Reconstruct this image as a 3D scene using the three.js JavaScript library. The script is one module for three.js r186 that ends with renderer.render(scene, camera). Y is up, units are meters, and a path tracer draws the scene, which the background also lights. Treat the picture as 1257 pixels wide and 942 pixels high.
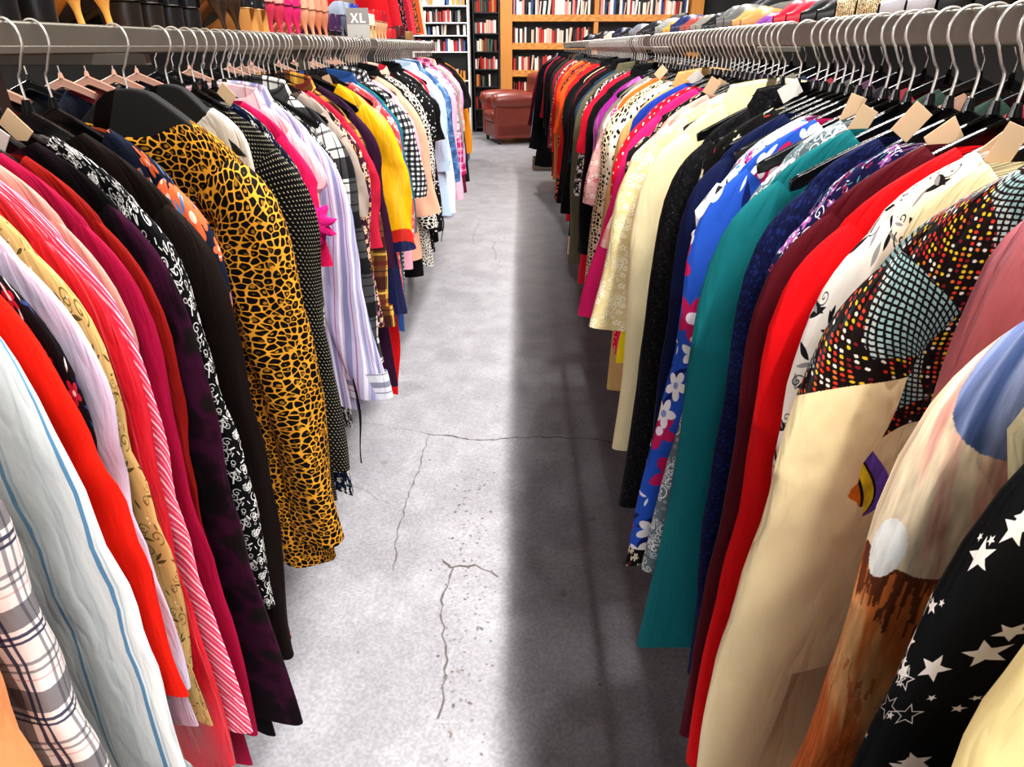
import * as THREE from 'three';
import { mergeGeometries } from 'three/addons/utils/BufferGeometryUtils.js';
import { RoundedBoxGeometry } from 'three/addons/geometries/RoundedBoxGeometry.js';
import { RectAreaLightUniformsLib } from 'three/addons/lights/RectAreaLightUniformsLib.js';

// ---------------------------------------------------------------- camera, exposure, light
const scene = new THREE.Scene();
scene.background = new THREE.Color(0xf2f6ff);              // overcast daylight: enters only by the unseen window placed to light garment fronts
scene.backgroundIntensity = 7;
const EYE = 1.5;
const camera = new THREE.PerspectiveCamera(60, 1257 / 942, 0.02, 60);
camera.position.set(0, EYE, 0);
{
  const pitch = 26.9 * Math.PI / 180, yaw = 0.0126;
  camera.lookAt(-Math.sin(yaw) * Math.cos(pitch), EYE - Math.sin(pitch), -Math.cos(yaw) * Math.cos(pitch));
}
const renderer = new THREE.WebGLRenderer({ antialias: true });
renderer.toneMapping = THREE.LinearToneMapping;
renderer.toneMappingExposure = 1.0;
renderer.shadowMap.enabled = true;
RectAreaLightUniformsLib.init();
const CEIL = 5.4;
// rows of ceiling battens, all out of view: [x, y of the tube, z of the middle, length, radiance]
const BATTENS = [
  [1.2, 5.0, 2.9, 2.3, 300], [1.2, 5.0, 0.4, 2.3, 760], [1.2, 5.0, -2.1, 2.3, 540], [1.2, 5.0, -4.6, 2.3, 500], [1.2, 5.0, -7.1, 2.3, 300],  // out of view, placed to throw the rack shadow along the aisle
  [-4.3, 3.2, 0.4, 2.3, 450], [-4.3, 3.2, -2.6, 2.3, 450], [-4.3, 3.2, -5.6, 2.3, 330],  // out of view, placed to light the aisle side of the right rack
  [-0.2, 3.2, -12.2, 1.2, 330], [-2.2, 3.2, -12.2, 1.5, 300], [2.3, 3.2, -12.0, 1.5, 260],  // out of view, placed to light the bookcases and the far floor
];

// ---------------------------------------------------------------- helpers
function rng(seed) {
  let a = seed >>> 0;
  return () => { a = (a + 0x6D2B79F5) | 0; let t = Math.imul(a ^ (a >>> 15), 1 | a); t = (t + Math.imul(t ^ (t >>> 7), 61 | t)) ^ t; return ((t ^ (t >>> 14)) >>> 0) / 4294967296; };
}
const lerp = (a, b, t) => a + (b - a) * t;
const clamp = (x, a = 0, b = 1) => Math.min(b, Math.max(a, x));
const smooth = (a, b, x) => { const t = clamp((x - a) / (b - a)); return t * t * (3 - 2 * t); };
const used = new Map();
function numbered(name) {
  const n = used.get(name) || 0; used.set(name, n + 1);
  return n ? `${name}_${String(n).padStart(3, '0')}` : name;
}
function tag(o, label, category, group) {
  o.userData.label = label; o.userData.category = category;
  if (group) o.userData.group = group;
  return o;
}
function shade(o) { o.castShadow = true; o.receiveShadow = true; return o; }
function thing(name, label, category, [x, y, z] = [0, 0, 0], turn = 0, group) {
  const o = new THREE.Group(); o.name = numbered(name); scene.add(o);
  o.position.set(x, y, z); o.rotation.y = turn;
  return tag(o, label, category, group);
}
function part(name, geometry, material, parent) {
  const m = shade(new THREE.Mesh(geometry, material)); m.name = name; parent.add(m);
  return m;
}
function struct(name, geometry, material) {
  const m = shade(new THREE.Mesh(geometry, material)); m.name = name; m.userData.kind = 'structure'; scene.add(m);
  return m;
}
function box(x0, x1, y0, y1, z0, z1) {
  const g = new THREE.BoxGeometry(x1 - x0, y1 - y0, z1 - z0);
  g.translate((x0 + x1) / 2, (y0 + y1) / 2, (z0 + z1) / 2);
  return g;
}
function rbox(x0, x1, y0, y1, z0, z1, r = 0.004, seg = 2) {
  const g = new RoundedBoxGeometry(x1 - x0, y1 - y0, z1 - z0, seg, r);
  g.translate((x0 + x1) / 2, (y0 + y1) / 2, (z0 + z1) / 2);
  return g;
}
function gridGeometry(nu, nv, fn, closed) {           // nu x nv quads; fn(i / nu, j / nv) gives [x, y, z, u, v]
  const pos = [], uv = [], idx = [];
  for (let j = 0; j <= nv; j++) for (let i = 0; i <= nu; i++) {
    const p = fn(i / nu, j / nv); pos.push(p[0], p[1], p[2]); uv.push(p[3], p[4]);
  }
  for (let j = 0; j < nv; j++) for (let i = 0; i < nu; i++) {
    const a = j * (nu + 1) + i, b = a + 1, c = a + nu + 1, d = c + 1;
    idx.push(a, c, b, b, c, d);
  }
  const g = new THREE.BufferGeometry();
  g.setAttribute('position', new THREE.Float32BufferAttribute(pos, 3));
  g.setAttribute('uv', new THREE.Float32BufferAttribute(uv, 2));
  g.setIndex(idx); g.computeVertexNormals();
  if (closed) {                                       // one normal on the seam
    const n = g.attributes.normal;
    for (let j = 0; j <= nv; j++) {
      const a = j * (nu + 1), b = a + nu, v = new THREE.Vector3(n.getX(a) + n.getX(b), n.getY(a) + n.getY(b), n.getZ(a) + n.getZ(b)).normalize();
      n.setXYZ(a, v.x, v.y, v.z); n.setXYZ(b, v.x, v.y, v.z);
    }
  }
  return g;
}
function hash(i, j, s) { let h = Math.imul(i, 374761393) ^ Math.imul(j, 668265263) ^ Math.imul(s, 2246822519); h = Math.imul(h ^ (h >>> 13), 1274126177); return ((h ^ (h >>> 16)) >>> 0) / 4294967296; }
function tnoise(x, y, n, s) {                         // value noise that repeats every n cells
  const i = Math.floor(x), j = Math.floor(y), f = x - i, g = y - j, u = f * f * (3 - 2 * f), v = g * g * (3 - 2 * g);
  const w = (k) => ((k % n) + n) % n;
  return lerp(lerp(hash(w(i), w(j), s), hash(w(i + 1), w(j), s), u), lerp(hash(w(i), w(j + 1), s), hash(w(i + 1), w(j + 1), s), u), v);
}
function fbm(u, v, n, oct, s) { let a = 0, k = 0.5, t = 0; for (let o = 0; o < oct; o++) { a += k * tnoise(u * n, v * n, n, s + o); t += k; k *= 0.5; n *= 2; } return a / t; }
function voronoi(u, v, n, s, jit = 0.9) {             // repeats every tile: [F1, F2, id]
  const x = u * n, y = v * n, i0 = Math.floor(x), j0 = Math.floor(y); let a = 9, b = 9, id = 0;
  for (let j = j0 - 1; j <= j0 + 1; j++) for (let i = i0 - 1; i <= i0 + 1; i++) {
    const wi = ((i % n) + n) % n, wj = ((j % n) + n) % n;
    const d = Math.hypot(i + 0.5 + (hash(wi, wj, s) - 0.5) * jit - x, j + 0.5 + (hash(wi, wj, s + 7) - 0.5) * jit - y);
    if (d < a) { b = a; a = d; id = wi * 131 + wj * 17; } else if (d < b) b = d;
  }
  return [a, b, id];
}
const rgb = (h) => { const n = parseInt(h.slice(1), 16); return [n >> 16, (n >> 8) & 255, n & 255]; };
const mix3 = (a, b, t) => [lerp(a[0], b[0], t), lerp(a[1], b[1], t), lerp(a[2], b[2], t)];
function dataTexture(w, h, fn, srgb = true) {         // fn(u, v) gives [r, g, b] in 0..255; v runs upwards
  const d = new Uint8Array(w * h * 4);
  for (let j = 0; j < h; j++) for (let i = 0; i < w; i++) {
    const c = fn((i + 0.5) / w, (j + 0.5) / h), k = (j * w + i) * 4;
    d[k] = clamp(c[0], 0, 255); d[k + 1] = clamp(c[1], 0, 255); d[k + 2] = clamp(c[2], 0, 255); d[k + 3] = 255;
  }
  const t = new THREE.DataTexture(d, w, h);
  t.wrapS = t.wrapT = THREE.RepeatWrapping; t.magFilter = THREE.LinearFilter; t.minFilter = THREE.LinearMipmapLinearFilter; t.generateMipmaps = true;
  if (srgb) t.colorSpace = THREE.SRGBColorSpace;
  t.needsUpdate = true;
  return t;
}
function canvasTexture(w, h, draw) {
  const c = document.createElement('canvas'); c.width = w; c.height = h;
  draw(c.getContext('2d'), w, h);
  const t = new THREE.CanvasTexture(c);
  t.wrapS = t.wrapT = THREE.RepeatWrapping; t.colorSpace = THREE.SRGBColorSpace;
  return t;
}
function scatter(ctx, n, count, seed, rMax, draw) {   // draws count motifs so that the tile repeats without seams
  const r = rng(seed);
  for (let k = 0; k < count; k++) {
    const x = r() * n, y = r() * n, a = r() * 6.283, q = r(), p = r();
    for (const ox of [-n, 0, n]) for (const oy of [-n, 0, n]) {
      if (x + ox < -rMax || x + ox > n + rMax || y + oy < -rMax || y + oy > n + rMax) continue;
      ctx.save(); ctx.translate(x + ox, y + oy); ctx.rotate(a); draw(ctx, q, p, k); ctx.restore();
    }
  }
}

// ---------------------------------------------------------------- cloth patterns: key -> [tile in metres, texture maker]
function star(c, r, k = 0.42) { c.beginPath(); for (let i = 0; i < 10; i++) { const a = i * Math.PI / 5 - Math.PI / 2, q = i % 2 ? r * k : r; c.lineTo(q * Math.cos(a), q * Math.sin(a)); } c.closePath(); }
function blossom(c, r, petals, col, mid) {
  c.fillStyle = col;
  for (let i = 0; i < petals; i++) { c.save(); c.rotate(i * 6.283 / petals); c.beginPath(); c.ellipse(r * 0.55, 0, r * 0.48, r * 0.3, 0, 0, 6.3); c.fill(); c.restore(); }
  c.fillStyle = mid; c.beginPath(); c.arc(0, 0, r * 0.24, 0, 6.3); c.fill();
}
function leaf(c, l, w, col) { c.fillStyle = col; c.beginPath(); c.moveTo(-l, 0); c.quadraticCurveTo(0, -w, l, 0); c.quadraticCurveTo(0, w, -l, 0); c.fill(); }
const floral = (ground, sets, count, seed, n = 384) => canvasTexture(n, n, (c) => {
  c.fillStyle = ground; c.fillRect(0, 0, n, n);
  for (const [kind, col, mid, size, part_] of sets) scatter(c, n, Math.round(count * part_), seed++, n * size * 1.4, (k, q) => {
    const r = n * size * (0.6 + 0.6 * q);
    if (kind === 'flower') blossom(k, r, 5, col, mid); else if (kind === 'leaf') leaf(k, r, r * 0.5, col);
    else if (kind === 'dot') { k.fillStyle = col; k.beginPath(); k.arc(0, 0, r, 0, 6.3); k.fill(); }
    else if (kind === 'ring') { k.strokeStyle = col; k.lineWidth = r * 0.4; k.beginPath(); k.arc(0, 0, r, 0, 6.3); k.stroke(); }
    else if (kind === 'curl') { k.strokeStyle = col; k.lineWidth = Math.max(1.5, r * 0.16); k.beginPath(); for (let a = 0; a < 9; a += 0.3) k.lineTo(r * a / 9 * Math.cos(a), r * a / 9 * Math.sin(a)); k.stroke(); }
    else if (kind === 'dash') { k.fillStyle = col; k.fillRect(-r, -r * 0.25, 2 * r, r * 0.5); }
  });
});
const bands = (ground, list, n = 256, slant = 0) => canvasTexture(n, n, (c) => {   // vertical stripes [from, to, colour] in 0..1
  c.fillStyle = ground; c.fillRect(0, 0, n, n);
  for (const [a, b, col] of list) {
    c.fillStyle = col;
    for (let o = -2; o <= 2; o++) { c.beginPath(); c.moveTo((a + o) * n, 0); c.lineTo((b + o) * n, 0); c.lineTo((b + o + slant) * n, n); c.lineTo((a + o + slant) * n, n); c.fill(); }
  }
});
const plaid = (ground, list, n = 256) => canvasTexture(n, n, (c) => {              // [from, to, css colour with alpha] both ways
  c.fillStyle = ground; c.fillRect(0, 0, n, n);
  for (const [a, b, col, way] of list) { c.fillStyle = col; if (way !== 'v') c.fillRect(0, a * n, n, (b - a) * n); if (way !== 'h') c.fillRect(a * n, 0, (b - a) * n, n); }
});
function spots(gold, dark, mid, n, seed, thr) {
  const G = rgb(gold), K = rgb(dark), M = rgb(mid);
  return dataTexture(448, 448, (u, v) => {
    const wu = u + 0.03 * (fbm(u, v, n, 2, seed) - 0.5), wv = v + 0.03 * (fbm(u, v, n, 2, seed + 3) - 0.5);
    const [a, b, id] = voronoi(wu, wv, n, seed), e = b - a, q = hash(id, 3, seed);
    const spot = Math.min(e - thr * (0.35 + 1.1 * fbm(u, v, n * 2, 2, seed + 30)), 0.78 - a - 0.22 * q);      // how far inside a spot
    let c = mix3(G, K, smooth(-0.03, 0.05, spot));
    const hole = 0.2 * q + 0.06 + 0.16 * (fbm(u, v, n * 2, 2, seed + 40) - 0.5);                             // rosettes with a brown heart, some open
    if (hash(id, 9, seed) > 0.6) c = mix3(c, mix3(M, G, hash(id, 11, seed) * 0.7), smooth(0.04, -0.04, a - hole));
    const g = 0.86 + 0.28 * fbm(u, v, 8, 3, seed + 20);
    return [c[0] * g, c[1] * g, c[2] * g];
  });
}
function spotted(ground, dark, n, seed, r0, r1) {
  const G = rgb(ground), K = rgb(dark);
  return dataTexture(256, 256, (u, v) => { const [a, , id] = voronoi(u + 0.01 * fbm(u, v, 16, 2, 5), v, n, seed); return mix3(K, G, smooth(-0.04, 0.04, a - lerp(r0, r1, hash(id, 5, seed)))); });
}
function clouds(cols, n, seed) {
  const C = cols.map(rgb);
  return dataTexture(256, 256, (u, v) => {
    const f = clamp((fbm(u + 0.06 * fbm(u, v, 6, 2, seed + 9), v, n, 4, seed) - 0.22) / 0.56) * (C.length - 1), i = Math.min(C.length - 2, Math.floor(f));
    const g = 0.85 + 0.3 * fbm(u, v, 24, 2, seed + 4); const c = mix3(C[i], C[i + 1], smooth(0.1, 0.9, f - i)); return [c[0] * g, c[1] * g, c[2] * g];
  });
}
function mosaic(sleeve) {
  return dataTexture(1024, 2048, (u, v) => {
    const x = (u < 0.5 ? u : u - 1) * 0.64, y = (v - 1) * 1.28, cream = [250, 230, 176];
    const edge = sleeve ? -0.285 + 0.25 * (x + 0.2) : -0.35 + 0.3 * (x + 0.1) + 0.008 * Math.sin(x * 60);
    const wob = 0.006 * Math.sin(y * 40 + x * 9);
    const px = (x + wob) / 0.0062, py = (y + 0.35 * x + 0.005 * Math.sin(x * 50)) / 0.005, ci = Math.floor(px), cj = Math.floor(py), fx = px - ci - 0.5, fy = py - cj - 0.5;
    const cell = Math.max(Math.abs(fx) * 1.05, Math.abs(fy) * 1.15) < 0.36;
    const cx = -0.152, cy = -0.365, dx = (x - cx) + 0.25 * (y - cy), dy = y - cy;
    if (!sleeve && Math.abs(dy) < 0.085) {
      const w = 0.042 * Math.sqrt(Math.max(0, 1 - (dy / 0.085) ** 2)), q = (dx + 0.03 * Math.sin(dy * 26) + w) / (2 * w);
      if (q > 0 && q < 1) { const f = 0.85 + 0.3 * fbm(u * 2, v * 2, 64, 2, 3); const c = q < 0.16 ? [34, 40, 110] : q < 0.24 ? [18, 16, 20] : q < 0.5 ? [232, 122, 30] : q < 0.56 ? [20, 16, 18] : q < 0.74 ? [236, 204, 40] : q < 0.78 ? [20, 16, 18] : [104, 74, 176]; return [c[0] * f, c[1] * f, c[2] * f]; }
    }
    if (y > edge) {
      const zone = Math.sin(x * 34 + y * 22 + 2.4) + 0.5 * Math.sin(y * 40 - x * 12);
      if (!cell) return [12, 12, 12];
      if ((zone > 0.1 || y < edge + 0.025) && Math.hypot(fx * 1.1, fy) > 0.34) return [12, 12, 12];
      if (zone > 0.1 || y < edge + 0.025) { const h = hash(ci, cj, 5); return h < 0.18 ? [216, 52, 34] : h < 0.34 ? [226, 190, 40] : h < 0.46 ? [222, 112, 40] : h < 0.58 ? [228, 222, 206] : h < 0.68 ? [120, 26, 30] : [18, 14, 14]; }
      return zone > -0.25 ? [176, 192, 186] : [140, 176, 174];
    }
    if (!sleeve && y < -0.45 && y > -0.5 && x > -0.18 && x < -0.1 && fbm(u, v, 40, 3, 8) > 0.58) return [40, 36, 40];
    const g = 0.97 + 0.06 * fbm(u, v, 10, 3, 12); return [cream[0] * g, cream[1] * g, cream[2] * g];
  });
}
const PAT = {
  leopard: [0.155, () => spots('#d9962a', '#0b0907', '#4a3010', 13, 11, 0.17)],
  leopard_mono: [0.12, () => spots('#efe9dc', '#121212', '#8a8378', 9, 31, 0.26)],
  leopard_cream: [0.12, () => spots('#ecd9ae', '#20160c', '#a97b3c', 10, 41, 0.3)],
  dalmatian: [0.17, () => spotted('#f3e9d2', '#15120f', 9, 51, 0.16, 0.3)],
  net: [0.075, () => canvasTexture(192, 192, (c, n) => {
    c.fillStyle = '#0b0b0c'; c.fillRect(0, 0, n, n); c.fillStyle = '#d8cfae';
    for (let i = 0; i < 10; i++) for (let j = 0; j < 10; j++) { const o = j % 2 ? 0.5 : 0; c.save(); c.translate((i + o + 0.25) * n / 10, (j + 0.5) * n / 10); c.rotate(0.78); c.fillRect(-4.6, -1.7, 9.2, 3.4); c.restore(); }
  })],
  pink_stripe: [0.07, () => bands('#e0476b', [[0.02, 0.1, '#f7d9dd'], [0.2, 0.24, '#f3b9c4'], [0.36, 0.43, '#f8e2e4'], [0.56, 0.6, '#f0a9b8'], [0.7, 0.78, '#f7d9dd'], [0.88, 0.91, '#f3b9c4']], 256, 1)],
  red_satin_stripe: [0.16, () => bands('#d11a2c', [[0.1, 0.12, '#e2555c'], [0.46, 0.475, '#e2555c'], [0.78, 0.8, '#b51024']], 256)],
  blue_stripe: [0.12, () => bands('#e7ece9', [[0.1, 0.15, '#5d8fb4'], [0.18, 0.2, '#b9cfd6'], [0.43, 0.46, '#cdd9da'], [0.6, 0.64, '#76a3c0'], [0.67, 0.69, '#c5d6da'], [0.9, 0.92, '#d3dedd']], 256)],
  grey_plaid: [0.1, () => plaid('#ebe2dd', [[0.05, 0.3, 'rgba(40,40,48,.55)'], [0.36, 0.4, 'rgba(30,34,60,.8)'], [0.44, 0.47, 'rgba(30,34,60,.8)'], [0.7, 0.74, 'rgba(60,60,70,.5)'], [0.8, 0.83, 'rgba(60,60,70,.5)'], [0.9, 0.92, 'rgba(160,70,70,.3)']])],
  tartan_mono: [0.12, () => plaid('#efece4', [[0.0, 0.36, 'rgba(12,12,14,.78)'], [0.42, 0.45, 'rgba(12,12,14,.7)'], [0.6, 0.64, 'rgba(12,12,14,.55)'], [0.85, 0.88, 'rgba(12,12,14,.7)']])],
  orange_plaid: [0.12, () => plaid('#c98a35', [[0, 0.34, 'rgba(40,14,20,.65)'], [0.4, 0.46, 'rgba(230,190,80,.8)'], [0.6, 0.72, 'rgba(90,24,30,.6)'], [0.85, 0.88, 'rgba(20,20,30,.7)']])],
  gingham: [0.018, () => plaid('#f4f1ec', [[0, 0.5, 'rgba(10,10,14,.72)']], 64)],
  magenta_plaid: [0.09, () => plaid('#e870a0', [[0, 0.3, 'rgba(170,20,90,.75)'], [0.4, 0.45, 'rgba(255,235,240,.8)'], [0.62, 0.75, 'rgba(120,20,70,.6)'], [0.9, 0.93, 'rgba(255,235,240,.8)']])],
  pink_check: [0.05, () => plaid('#f6d6c4', [[0, 0.5, 'rgba(226,120,110,.42)']], 64)],
  blue_check: [0.09, () => plaid('#d9e2ee', [[0, 0.25, 'rgba(110,140,190,.55)'], [0.5, 0.55, 'rgba(90,110,170,.6)']])],
  lilac_stripe: [0.06, () => bands('#bcb9d8', [[0, 0.16, '#8487ae'], [0.24, 0.28, '#a36f8c'], [0.4, 0.5, '#f0eef6'], [0.56, 0.68, '#9a9cc0'], [0.76, 0.79, '#b0708a'], [0.88, 0.95, '#f0eef6']], 256)],
  pink_pin: [0.06, () => bands('#f0cfd2', [[0.1, 0.16, '#cf9aa6'], [0.6, 0.65, '#dcb0b8']])],
  red_stripe: [0.09, () => bands('#f0c6b0', [[0, 0.45, '#cf2436'], [0.6, 0.66, '#cf2436']])],
  grey_stripe: [0.05, () => plaid('#d9d9e2', [[0, 0.3, 'rgba(80,84,110,.6)', 'h'], [0.55, 0.62, 'rgba(80,84,110,.6)', 'h']])],
  tie_dye: [0.45, () => clouds(['#050405', '#080607', '#10060c', '#300a22', '#14100f'], 5, 61)],
  swirl_mono: [0.085, () => floral('#0c0c0e', [['curl', '#e8e6e0', '', 0.1, 1], ['ring', '#d6d3cb', '', 0.035, 0.8], ['dash', '#f0eee8', '', 0.05, 1.4]], 26, 71)],
  speckle_mono: [0.1, () => floral('#101012', [['leaf', '#e4e0d6', '', 0.05, 1.6], ['flower', '#efece4', '#222', 0.07, 0.8], ['dot', '#cfc9bd', '', 0.014, 2]], 34, 81)],
  tan_print: [0.13, () => floral('#c9a766', [['leaf', '#5a4a22', '', 0.06, 1], ['curl', '#6d5a2c', '', 0.08, 0.8], ['dot', '#efe0b8', '', 0.012, 1]], 20, 91)],
  dark_rose: [0.13, () => floral('#100c10', [['flower', '#a81f34', '#f0d8d0', 0.1, 0.5], ['leaf', '#d9d2cc', '', 0.05, 0.8], ['leaf', '#2c3f74', '', 0.06, 0.6]], 24, 101)],
  navy_floral: [0.12, () => floral('#0c1026', [['flower', '#e6e2d2', '#7a7430', 0.08, 0.6], ['leaf', '#32538f', '', 0.07, 0.9], ['leaf', '#98a06c', '', 0.045, 0.9], ['dash', '#f2f0e6', '', 0.03, 0.8]], 30, 111)],
  dot_mono: [0.12, () => floral('#111113', [['dot', '#efebe2', '', 0.03, 1]], 34, 121)],
  pink_multi: [0.11, () => floral('#3a1c28', [['leaf', '#e28ba8', '', 0.08, 1], ['flower', '#e6c9a0', '#7a2440', 0.07, 0.7], ['leaf', '#c88a3c', '', 0.06, 0.7], ['dash', '#f2d9e0', '', 0.04, 0.7]], 34, 131)],
  coral_print: [0.12, () => floral('#e0535c', [['leaf', '#f2c2b4', '', 0.07, 1], ['flower', '#f7e3da', '#c4303c', 0.07, 0.7], ['leaf', '#b0283a', '', 0.06, 0.7]], 28, 141)],
  orange_flower: [0.17, () => floral('#161a2a', [['flower', '#e8643a', '#f6c9b0', 0.13, 0.5], ['leaf', '#5f7fa8', '', 0.07, 0.8], ['leaf', '#c9c3c0', '', 0.04, 0.6]], 22, 151)],
  pink_floral: [0.11, () => floral('#eab4ae', [['flower', '#d6366e', '#f6e0dc', 0.1, 0.5], ['leaf', '#a8a088', '', 0.06, 0.9], ['flower', '#f8efe6', '#e0a0a0', 0.07, 0.6]], 26, 161)],
  blue_bloom: [0.3, () => floral('#2450b4', [['leaf', '#12205e', '', 0.1, 0.7], ['flower', '#c21b58', '#f4e6ee', 0.14, 0.5], ['flower', '#f1ece8', '#8a94c4', 0.09, 0.6], ['leaf', '#e6e8f2', '', 0.05, 0.8]], 15, 171)],
  white_bloom: [0.16, () => floral('#efe8ea', [['leaf', '#16161c', '', 0.09, 0.9], ['flower', '#c84f94', '#2a1830', 0.09, 0.4], ['leaf', '#5b8fc0', '', 0.06, 0.6], ['dot', '#1b1b22', '', 0.02, 0.8]], 26, 181)],
  paisley: [0.12, () => floral('#17153c', [['curl', '#e6d9e2', '', 0.11, 0.9], ['flower', '#a05aa0', '#e8e0e8', 0.07, 0.7], ['ring', '#c2335a', '', 0.03, 0.7], ['leaf', '#3f8f8c', '', 0.05, 0.8], ['dash', '#e2d6e6', '', 0.025, 1.6]], 30, 191)],
  navy_rib: [0.04, () => floral('#0a1034', [['dot', '#141f52', '', 0.06, 1], ['dash', '#060a20', '', 0.07, 1]], 30, 201, 128)],
  lace_grey: [0.12, () => floral('#5f6e72', [['curl', '#dfe3e0', '', 0.11, 1.2], ['curl', '#c9d0ce', '', 0.06, 1.6], ['ring', '#eef0ec', '', 0.02, 1]], 36, 211)],
  sequin: [0.09, () => floral('#08080a', [['dot', '#151416', '', 0.03, 2], ['dot', '#4a4238', '', 0.012, 0.6]], 60, 221, 192)],
  lace_cream: [0.09, () => floral('#e2cf94', [['curl', '#f7edc8', '', 0.1, 1.2], ['flower', '#f9f2d6', '#d8c07a', 0.08, 0.8], ['ring', '#cdb878', '', 0.02, 0.8]], 34, 231)],
  ring_black: [0.09, () => floral('#14100e', [['ring', '#dcc9a0', '', 0.035, 0.9], ['flower', '#efe2c4', '#7a5424', 0.05, 0.5]], 22, 241)],
  polka_red: [0.03, () => canvasTexture(128, 128, (c, n) => { c.fillStyle = '#d7142c'; c.fillRect(0, 0, n, n); c.fillStyle = '#f6e4dc'; for (const [x, y] of [[0.25, 0.25], [0.75, 0.75]]) { c.beginPath(); c.arc(x * n, y * n, n * 0.1, 0, 6.3); c.fill(); } })],
  leaf_sketch: [0.13, () => floral('#e8e0d6', [['leaf', '#17161a', '', 0.1, 0.7], ['leaf', '#8f8d90', '', 0.08, 0.6], ['curl', '#2c2b30', '', 0.07, 0.5]], 22, 251)],
  rust_print: [0.1, () => floral('#3a1810', [['flower', '#e0642c', '#f0c080', 0.1, 0.7], ['leaf', '#e8b48c', '', 0.06, 1], ['leaf', '#1a1410', '', 0.07, 0.7]], 30, 261)],
  tweed: [0.06, () => floral('#3b332c', [['dash', '#8d7f6c', '', 0.04, 2], ['dash', '#16120f', '', 0.05, 1.5]], 60, 271, 160)],
  dark_bloom: [0.14, () => floral('#0f0d0c', [['flower', '#efe6cc', '#c8a030', 0.08, 0.45], ['leaf', '#8f9a5c', '', 0.05, 0.6], ['leaf', '#c43040', '', 0.05, 0.4]], 22, 281)],
  denim: [0.2, () => clouds(['#2c4a7c', '#466a9c', '#7c9cc0'], 9, 291)],
  stars: [0.2, () => canvasTexture(640, 640, (c, n) => {
    c.fillStyle = '#0a0a0b'; c.fillRect(0, 0, n, n);
    scatter(c, n, 17, 33, 60, (k, q) => { k.fillStyle = '#efe3d8'; star(k, n * (0.03 + 0.035 * q)); k.fill(); });
    scatter(c, n, 15, 35, 60, (k, q) => { k.strokeStyle = '#d9cec4'; k.lineWidth = 3; star(k, n * (0.03 + 0.03 * q)); k.stroke(); });
    scatter(c, n, 22, 37, 40, (k, q) => { k.fillStyle = '#efe3d8'; star(k, n * (0.012 + 0.012 * q)); k.fill(); });
  })],
  // prints that sit at one place on the garment: the tile is larger than the garment
  mosaic: [[0.64, 1.28], () => mosaic(false)],
  mosaic_sleeve: [[0.64, 1.28], () => mosaic(true)],
  painted: [[0.64, 1.28], () => dataTexture(640, 1280, (u, v) => {
    const x = (u < 0.5 ? u : u - 1) * 0.64, y = (v - 1) * 1.28;
    const brush = fbm(u * 3 + 0.3 * v, v * 0.5, 24, 3, 2), fine = fbm(u * 4, v, 64, 2, 6);
    const wob = 0.03 * (fbm(u, v, 8, 3, 4) - 0.5);
    let c = mix3([238, 214, 178], [222, 160, 142], smooth(0.45, 0.75, brush));
    const blue = Math.hypot((x + 0.165) / 0.07, (y + 0.195) / 0.07) + wob * 6;
    if (blue < 1) c = mix3([58, 74, 116], [126, 136, 172], smooth(0.3, 0.8, brush + 0.2 * (x + 0.2) / 0.1));
    if (y > -0.135 + wob) c = mix3([240, 222, 186], [250, 236, 206], brush);
    const flecks = Math.hypot((x + 0.125) / 0.02, (y + 0.22) / 0.06) + wob * 6;
    if (flecks < 1) c = hash(Math.floor(u * 320), Math.floor(v * 640), 4) > 0.45 ? [190, 180, 170] : [34, 30, 32];  // patch of pale and dark flecks in the print
    const line = -0.36 + 0.9 * Math.max(0, x + 0.2) + wob * 2.2 + 0.022 * Math.sin(x * 46 + 1) - 0.25 * Math.max(0, -0.22 - x), stroke = fbm(u * 6, v * 1.2, 40, 3, 17);
    if (y < line) c = mix3([214, 112, 52], [240, 176, 112], smooth(0.35, 0.75, brush + 0.25 * Math.sin(y * 22 + x * 30)));
    if (y < line && y > line - 0.13 * stroke + 0.03 - 0.25 * Math.max(0, x + 0.2)) c = mix3([78, 38, 22], [150, 82, 40], brush);
    if (y < line - 0.1 && stroke > 0.62) c = mix3(c, [196, 92, 44], 0.7);
    if (y < -0.66 + wob && x < -0.2) c = [120, 44, 24];
    if (Math.hypot((x + 0.235) / 0.013, (y + 0.335) / 0.026) < 1) c = [252, 248, 238];
    const g = 0.86 + 0.28 * fine; return [c[0] * g, c[1] * g, c[2] * g];
  })],
  sunblock: [[0.64, 1.28], () => dataTexture(256, 512, (u, v) => {
    const x = (u < 0.5 ? u : u - 1) * 0.64, y = (v - 1) * 1.28, wob = 0.02 * Math.sin(x * 30);
    if (y < -0.545 + wob) return y < -0.585 + wob ? [26, 30, 70] : [206, 40, 30];
    if (x < 0.14 && y < -0.3 + 1.2 * (x - 0.1)) return [214, 42, 40];
    const g = 0.95 + 0.1 * fbm(u, v, 12, 2, 4); return [246 * g, 176 * g, 18];
  })],
};
const wrinkle = dataTexture(512, 512, (u, v) => {
  const a = 1 - Math.abs(2 * fbm(u + 0.05 * fbm(u, v, 6, 2, 40), v, 5, 4, 44) - 1), b = fbm(u, v, 64, 2, 48);
  const h = 215 * a * a + 30 * b; return [h, h, h];
}, false);
wrinkle.repeat.set(1 / 0.2, 1 / 0.75);
const matCache = new Map();
const ROUGH = { satin: 0.36, gloss: 0.25, velvet: 0.9 };
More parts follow.
